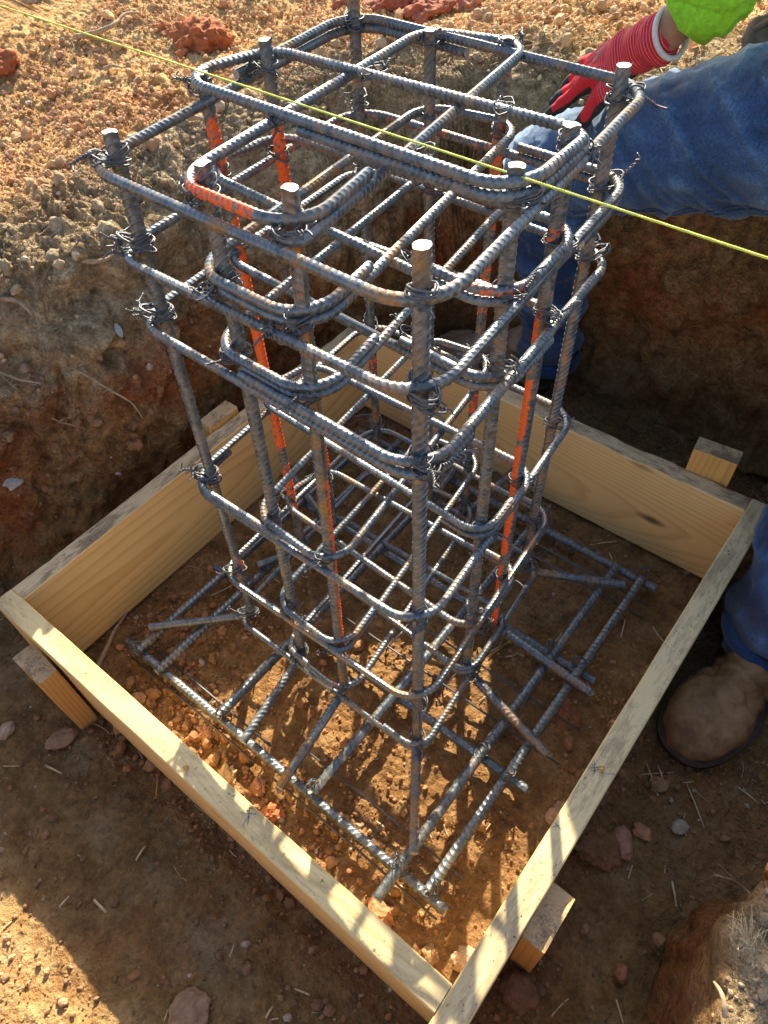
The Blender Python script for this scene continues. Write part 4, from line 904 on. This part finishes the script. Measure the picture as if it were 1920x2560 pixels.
# ------------------------------------------------------------------ debris
def ray_ground(dx, dy):
    """where the sight line through a photo position meets the soil (used once, to read the world position)"""
    d_ = CR @ np.array([(dx * 1920 / 1659 - 960) / 1787.945, -(dy * 1920 / 1659 - 1280) / 1787.945, -1]); t = np.arange(.4, 5, .006); P = CP + d_ * t[:, None]
    i = np.searchsorted(ax, P[:, 0]).clip(0, len(ax) - 1); j = np.searchsorted(ay, P[:, 1]).clip(0, len(ay) - 1); gzv = V[j * len(ax) + i, 2]
    k = np.argmax(P[:, 2] < gzv); return P[k]
RK = [  # photo position, size, squash, tint, name, label, category
 (432, 98, .062, (1.15, .9, .85), (.34, .105, .04), 'clod', 'largest red clod on the upper bank, left of the cage top', 'clod'),
 (2, 150, .055, (.9, 1., .9), (.33, .10, .04), 'clod', 'dark red clod cut by the left photo edge', 'clod'),
 (375, 75, .026, (1, .9, .8), (.42, .16, .07), 'clod', 'fist sized clod just left of the largest red clod', 'clod'),
 (350, 62, .02, (1, .9, .8), (.45, .18, .08), 'clod', 'small clod at the left end of the red clod cluster', 'clod'),
 (395, 118, .018, (1, .8, .8), (.42, .15, .06), 'clod', 'small clod in front of the largest red clod', 'clod'),
 (855, 15, .055, (1.3, .9, .7), (.30, .09, .05), 'clod', 'maroon clod behind the cage, topmost in the photo', 'clod'),
 (925, 30, .05, (1.2, .9, .7), (.34, .11, .06), 'clod', 'maroon clod behind the third upright bar top', 'clod'),
 (1010, 18, .038, (1.2, .8, .7), (.40, .17, .10), 'clod', 'reddish clod at the right end of the maroon row', 'clod'),
 (1040, 45, .03, (1.2, .8, .7), (.45, .30, .17), 'clod', 'tan crumbly clod right of the maroon row', 'clod'),
 (740, 12, .03, (1.2, .9, .7), (.36, .13, .07), 'clod', 'small red clod behind the tallest upright bar', 'clod'),
 (70, 8, .03, (1.2, .9, .7), (.40, .26, .14), 'clod', 'tan lump of soil at the top left corner', 'clod'),
 (410, 2188, .030, (1.1, 1., .45), (.27, .17, .10), 'stone', 'flat brown stone at the bottom edge of the photo', 'stone'),
 (18, 1583, .018, (.8, 1.1, .6), (.40, .30, .20), 'stone', 'pale oval stone on the floor left of the orange stake', 'stone'),
 (135, 1600, .024, (1.3, .7, .5), (.30, .19, .11), 'stone', 'dull brown stone between the oval stone and the stake', 'stone'),
 (20, 1045, .022, (.8, 1.2, .6), (.42, .34, .27), 'stone', 'pale stone stuck in the left bank', 'stone'),
 (1345, 1825, .021, (.7, 1.25, .6), (.40, .21, .13), 'stone', 'long smooth pinkish stone right of the sunlit plank end', 'stone'),
 (1280, 1830, .032, (1., 1.1, .5), (.22, .11, .048), 'clod', 'flat rust brown clod beside the long pinkish stone', 'clod'),
 (1385, 1800, .014, (1.2, .8, .6), (.42, .20, .10), 'stone', 'small orange stone touching the long pinkish stone', 'stone'),
 (1465, 1790, .013, (1, .9, .7), (.36, .30, .22), 'stone', 'grey pebble right of the small orange stone', 'stone'),
 (1215, 1545, .026, (1.3, .9, .3), (.26, .11, .05), 'clod', 'flat red clod under the mat near the fallen screw', 'clod'),
 (445, 1590, .016, (1, 1, .7), (.45, .22, .1), 'clod', 'lump of sunlit soil inside the front plank', 'clod'),
 (490, 1690, .020, (1.2, .9, .7), (.55, .33, .14), 'clod', 'ochre lump between the front plank and the mat', 'clod'),
 (590, 1760, .017, (1, 1, .7), (.45, .15, .06), 'clod', 'red lump lying by the middle of the front plank', 'clod'),
 (560, 1700, .014, (1, 1, .7), (.48, .22, .1), 'clod', 'small red lump left of the middle of the front plank', 'clod'),
 (820, 1975, .018, (1.3, .8, .6), (.48, .20, .09), 'clod', 'jagged clod by the front bar of the mat', 'clod'),
 (1010, 2080, .020, (1, 1, .8), (.50, .33, .2), 'clod', 'crumbly tan clod in the near corner of the form', 'clod'),
 (930, 2065, .013, (1.1, 1, .7), (.36, .21, .1), 'stone', 'rounded pebble next to the crumbly tan clod', 'stone'),
 (1210, 1765, .018, (1.2, 1, .6), (.5, .28, .15), 'clod', 'sunlit clod against the plank with blue ink marks', 'clod'),
 (1120, 2140, .026, (1, 1.1, .7), (.20, .11, .055), 'stone', 'dark round stone outside the near corner of the form', 'stone')]
for i, (dx, dy, s, sq, tn, nm, lb, ct) in enumerate(RK):
    p = ray_ground(dx, dy); rock(nm, p[0], p[1], s, 200 + i * 7, sq, tn, lb, ct, rot=i * 1.3, group='loose clods on the soil' if nm == 'clod' else 'loose stones on the pit floor', lev=4, z=p[2] - s * sq[2] * .45 if p[2] > -.2 else None, rough=.22 if nm == 'stone' else .38, facet=.25 if nm == 'stone' else .9)
# loose earth chunks on the bank face as many individual clods
grp = 'rough earth lumps in the left bank'
def root(pts, r, label, cat='root', name='root', lift=.012, mat='root', branches=()):
    W = [ray_ground(x, y) + np.array([0, 0, lift]) + (CP - ray_ground(x, y)) * off for (x, y, off) in pts]
    a = Acc()
    def limb(W, r0):
        P = dense(W, .03); n = max(20, len(P) * 2); _, L_ = resample(P, [0]); s = np.linspace(0, L_, n); C, _ = resample(P, s); C += .0012 * np.c_[vn(C * 60, 1), vn(C * 60, 2), vn(C * 60, 3)]
        tube(a, C, r0 * (1 - .65 * s / L_) * (1 + .18 * vn(np.c_[s * 200, s, s], 5)), 8)
    limb(W, r)
    for (x, y, off, k) in branches: limb([W[k], ray_ground(x, y) + np.array([0, 0, lift]) + (CP - ray_ground(x, y)) * off], r * .5)
    return tag(obj(name, a.mesh(name), M[mat]), label, cat, 'roots poking out of the soil' if name == 'root' else None)
root([(165, 92, 0), (215, 80, .01), (250, 66, .012), (275, 38, .012), (305, 40, .004)], .0075, 'grey root curving over the red soil under the twine')
root([(0, 655, 0), (40, 660, .02), (65, 680, .03), (75, 692, .03)], .006, 'thick pale root end poking out of the left bank')
root([(125, 782, .0), (180, 815, .03), (240, 850, .05), (290, 880, .06), (312, 912, .07)], .0032, 'long thin root hanging from the bank in front of the dark hollow', branches=((225, 860, .03, 2), (165, 830, .02, 1)))
root([(0, 812, .01), (45, 830, .04), (92, 838, .05)], .0040, 'forked pale root tip at the left photo edge', branches=((40, 850, .05, 0),))
root([(172, 575, .0), (225, 578, .03), (280, 548, .04)], .0055, 'stubby root behind the leftmost upright bar', mat='root')
root([(380, 268, 0), (410, 262, .01), (450, 270, .01), (478, 262, .005)], .005, 'short curved root at the bank edge between two upright bars')
root([(228, 162, 0), (245, 152, .008), (268, 158, .004)], .0055, 'small arched root stub on the red soil')
root([(100, 900, 0), (130, 920, .02), (190, 935, .02)], .002, 'fine root hair below the long hanging root', branches=((170, 905, .02, 1),))
root([(285, 920, .0), (318, 935, .02), (330, 905, .02)], .002, 'fine root cross deep in the dark hollow', branches=((330, 990, .02, 1),))
root([(1659, 1985, .0), (1620, 1940, .06), (1580, 1905, .10), (1535, 1893, .12)], .0034, 'bare forked twig leaning in from the right edge', 'twig', 'twig', branches=((1548, 1870, .12, 2),))
root([(1560, 2200, .02), (1555, 2150, .05), (1535, 2125, .07)], .0040, 'short broken stick on the sunlit bank at the lower right', 'stick', 'stick')
root([(215, 1450, .0), (250, 1370, .01), (285, 1320, .0)], .0055, 'grey stick lying inside the form against the flame grained plank', 'stick', 'stick')
root([(1525, 2120, .02), (1300, 1900, .0)], .0001, 'hair thin fibre on the dark floor', 'fibre', 'fibre') if False else None
# dry leaves on the bank
a = Acc(); p = ray_ground(225, 710); 
lv = []
for k, (lx, ly, rz_, s) in enumerate(((0, 0, .3, .020), (.028, .012, -.5, .017), (-.006, -.018, 1.2, .014))):
    n = 9; U = np.linspace(-1, 1, n); g_ = np.array([(u_, w_ * (1 - u_ ** 2) * .38, .25 * w_ * w_ * (1 - u_ ** 2) + .15 * u_ * u_) for u_ in U for w_ in (-1, -.4, 0, .4, 1)]) * s
    c_, s_ = math.cos(rz_), math.sin(rz_); g_ = g_ @ np.array([[c_, s_, 0], [-s_, c_, 0], [0, 0, 1]]) ; a.add(g_ + [lx, ly, .004 * k], [(i * 5 + j, i * 5 + j + 1, i * 5 + j + 6, i * 5 + j + 5) for i in range(n - 1) for j in range(4)])
o = obj('dead_leaves', a.mesh('dead_leaves'), M['leaf']); o.location = p + (CP - p) * .02; o.rotation_euler = (.5, .4, .2); sd_ = o.modifiers.new('t', 'SOLIDIFY'); sd_.thickness = .0006
tag(o, 'crumpled grey dead leaves caught on the left bank', 'leaves')
# straw: flattened stems everywhere
def stem(acc, p, L_, ang, r, nz, bend):
    d_ = np.array([math.cos(ang), math.sin(ang), 0]); d_ = d_ - nz * (d_ @ nz); d_ /= np.linalg.norm(d_); sd = np.cross(nz, d_)
    u = np.linspace(-.5, .5, 6); C = p + d_ * (u * L_)[:, None] + sd * (bend * L_ * (u ** 2 - .1))[:, None] + nz * (.0025 + rnd.uniform(0, .004) * np.abs(u))[:, None]; tube(acc, C, r, 5)
a = Acc(); sidx = pick(900, np.where(zone[:, 1] > .5, .12, 1.) * (1 + 1.5 * (Y < -.04) + 1.5 * (X > 1)))
for i in sidx:
    L_ = min(.075, rnd.lognormvariate(math.log(.020), .5)); stem(a, V[i], L_, rnd.uniform(0, 6.3), rnd.uniform(.0004, .0013), nrm[i], rnd.uniform(-.35, .35))
c = ray_ground(1140, 60); 
for i in range(260):   # matted dry grass behind the glove
    x = c[0] + rnd.gauss(0, .14); y = c[1] + rnd.gauss(0, .14); stem(a, np.array([x, y, gz_at(x, y)]), rnd.uniform(.02, .10), rnd.gauss(.9, .9), rnd.uniform(.0004, .0011), np.array([0, 0, 1.]), rnd.uniform(-.4, .4))
for (x0, y0, x1, y1, r) in ((100, 1655, 135, 1672, .002), (205, 1945, 232, 1972, .0024), (130, 1960, 165, 1925, .0016), (295, 1860, 320, 1822, .0016), (1450, 1905, 1460, 1960, .0018), (1395, 1650, 1420, 1720, .0014), (1480, 1690, 1520, 1790, .0013), (1380, 1675, 1470, 1670, .0011), (1330, 2160, 1345, 2212, .0015), (1420, 1655, 1432, 1690, .0016), (1050, 1415, 1100, 1388, .0012), (1160, 1595, 1180, 1620, .001), (1270, 1180, 1330, 1172, .0014), (1315, 1195, 1330, 1235, .0014), (1340, 1380, 1350, 1340, .0016), (1590, 1700, 1640, 1740, .0012), (1345, 1930, 1365, 1870, .0012), (575, 2200, 590, 2175, .0018), (635, 2135, 670, 2150, .0016), (1500, 2010, 1475, 2050, .0022)):
    A_, B_ = ray_ground(x0, y0), ray_ground(x1, y1); tube(a, np.array([A_ + [0, 0, .004], (A_ + B_) / 2 + [0, 0, .006], B_ + [0, 0, .004]]), r, 6)
tag(obj('straw', a.mesh('straw'), M['straw']), 'scattered bits of dry straw and grass over the soil', 'straw', kind='stuff')
# straw tuft lower right
a = Acc(); p = ray_ground(1625, 2055)
for i in range(110):
    ph = rnd.gauss(0, .33); d_ = np.array([-.55 + rnd.gauss(0, .25), .45 + ph, .75 + rnd.gauss(0, .18)]); d_ /= np.linalg.norm(d_); L_ = rnd.uniform(.018, .042); q_ = p + np.array([rnd.gauss(0, .006), rnd.gauss(0, .006), -.004])
    tube(a, np.array([q_, q_ + d_ * L_ * .5, q_ + d_ * L_ + np.array([rnd.gauss(0, .006), rnd.gauss(0, .006), rnd.gauss(0, .004)])]), [.0007, .0006, .0003], 4)
tag(obj('grass_tuft', a.mesh('grass_tuft'), M['straw']), 'frayed tuft of dry grass sprouting from the lower right bank', 'grass tuft')
# fallen screws
for i, (x0, y0, x1, y1, lb) in enumerate(((1235, 1385, 1300, 1460, ''), (1255, 1460, 1302, 1530, 'long yellow screw fallen by the mat bar ends, head towards the camera'), (1055, 1420, 1098, 1392, 'yellow screw lying between the cage foot and the mat bars'), (335, 1545, 322, 1605, 'yellow screw fallen on the floor outside the front plank'))):
    if not lb: continue
    A_, B_ = ray_ground(x0, y0) + [0, 0, .006], ray_ground(x1, y1) + [0, 0, .006]
    if i == 3: A_, B_ = ray_ground(345, 1660) + [0, 0, .006], ray_ground(340, 1712) + [0, 0, .006]
    d_ = (B_ - A_) / np.linalg.norm(B_ - A_); a = Acc(); tube(a, np.array([A_, A_ + d_ * .055]), .0014, 8); tube(a, np.array([A_ + d_ * .055, A_ + d_ * .057, A_ + d_ * .0585]), [.0015, .0042, .0042], 10)
    tag(obj('screw', a.mesh('screw'), M['brass']), lb, 'screw', 'fallen screws')
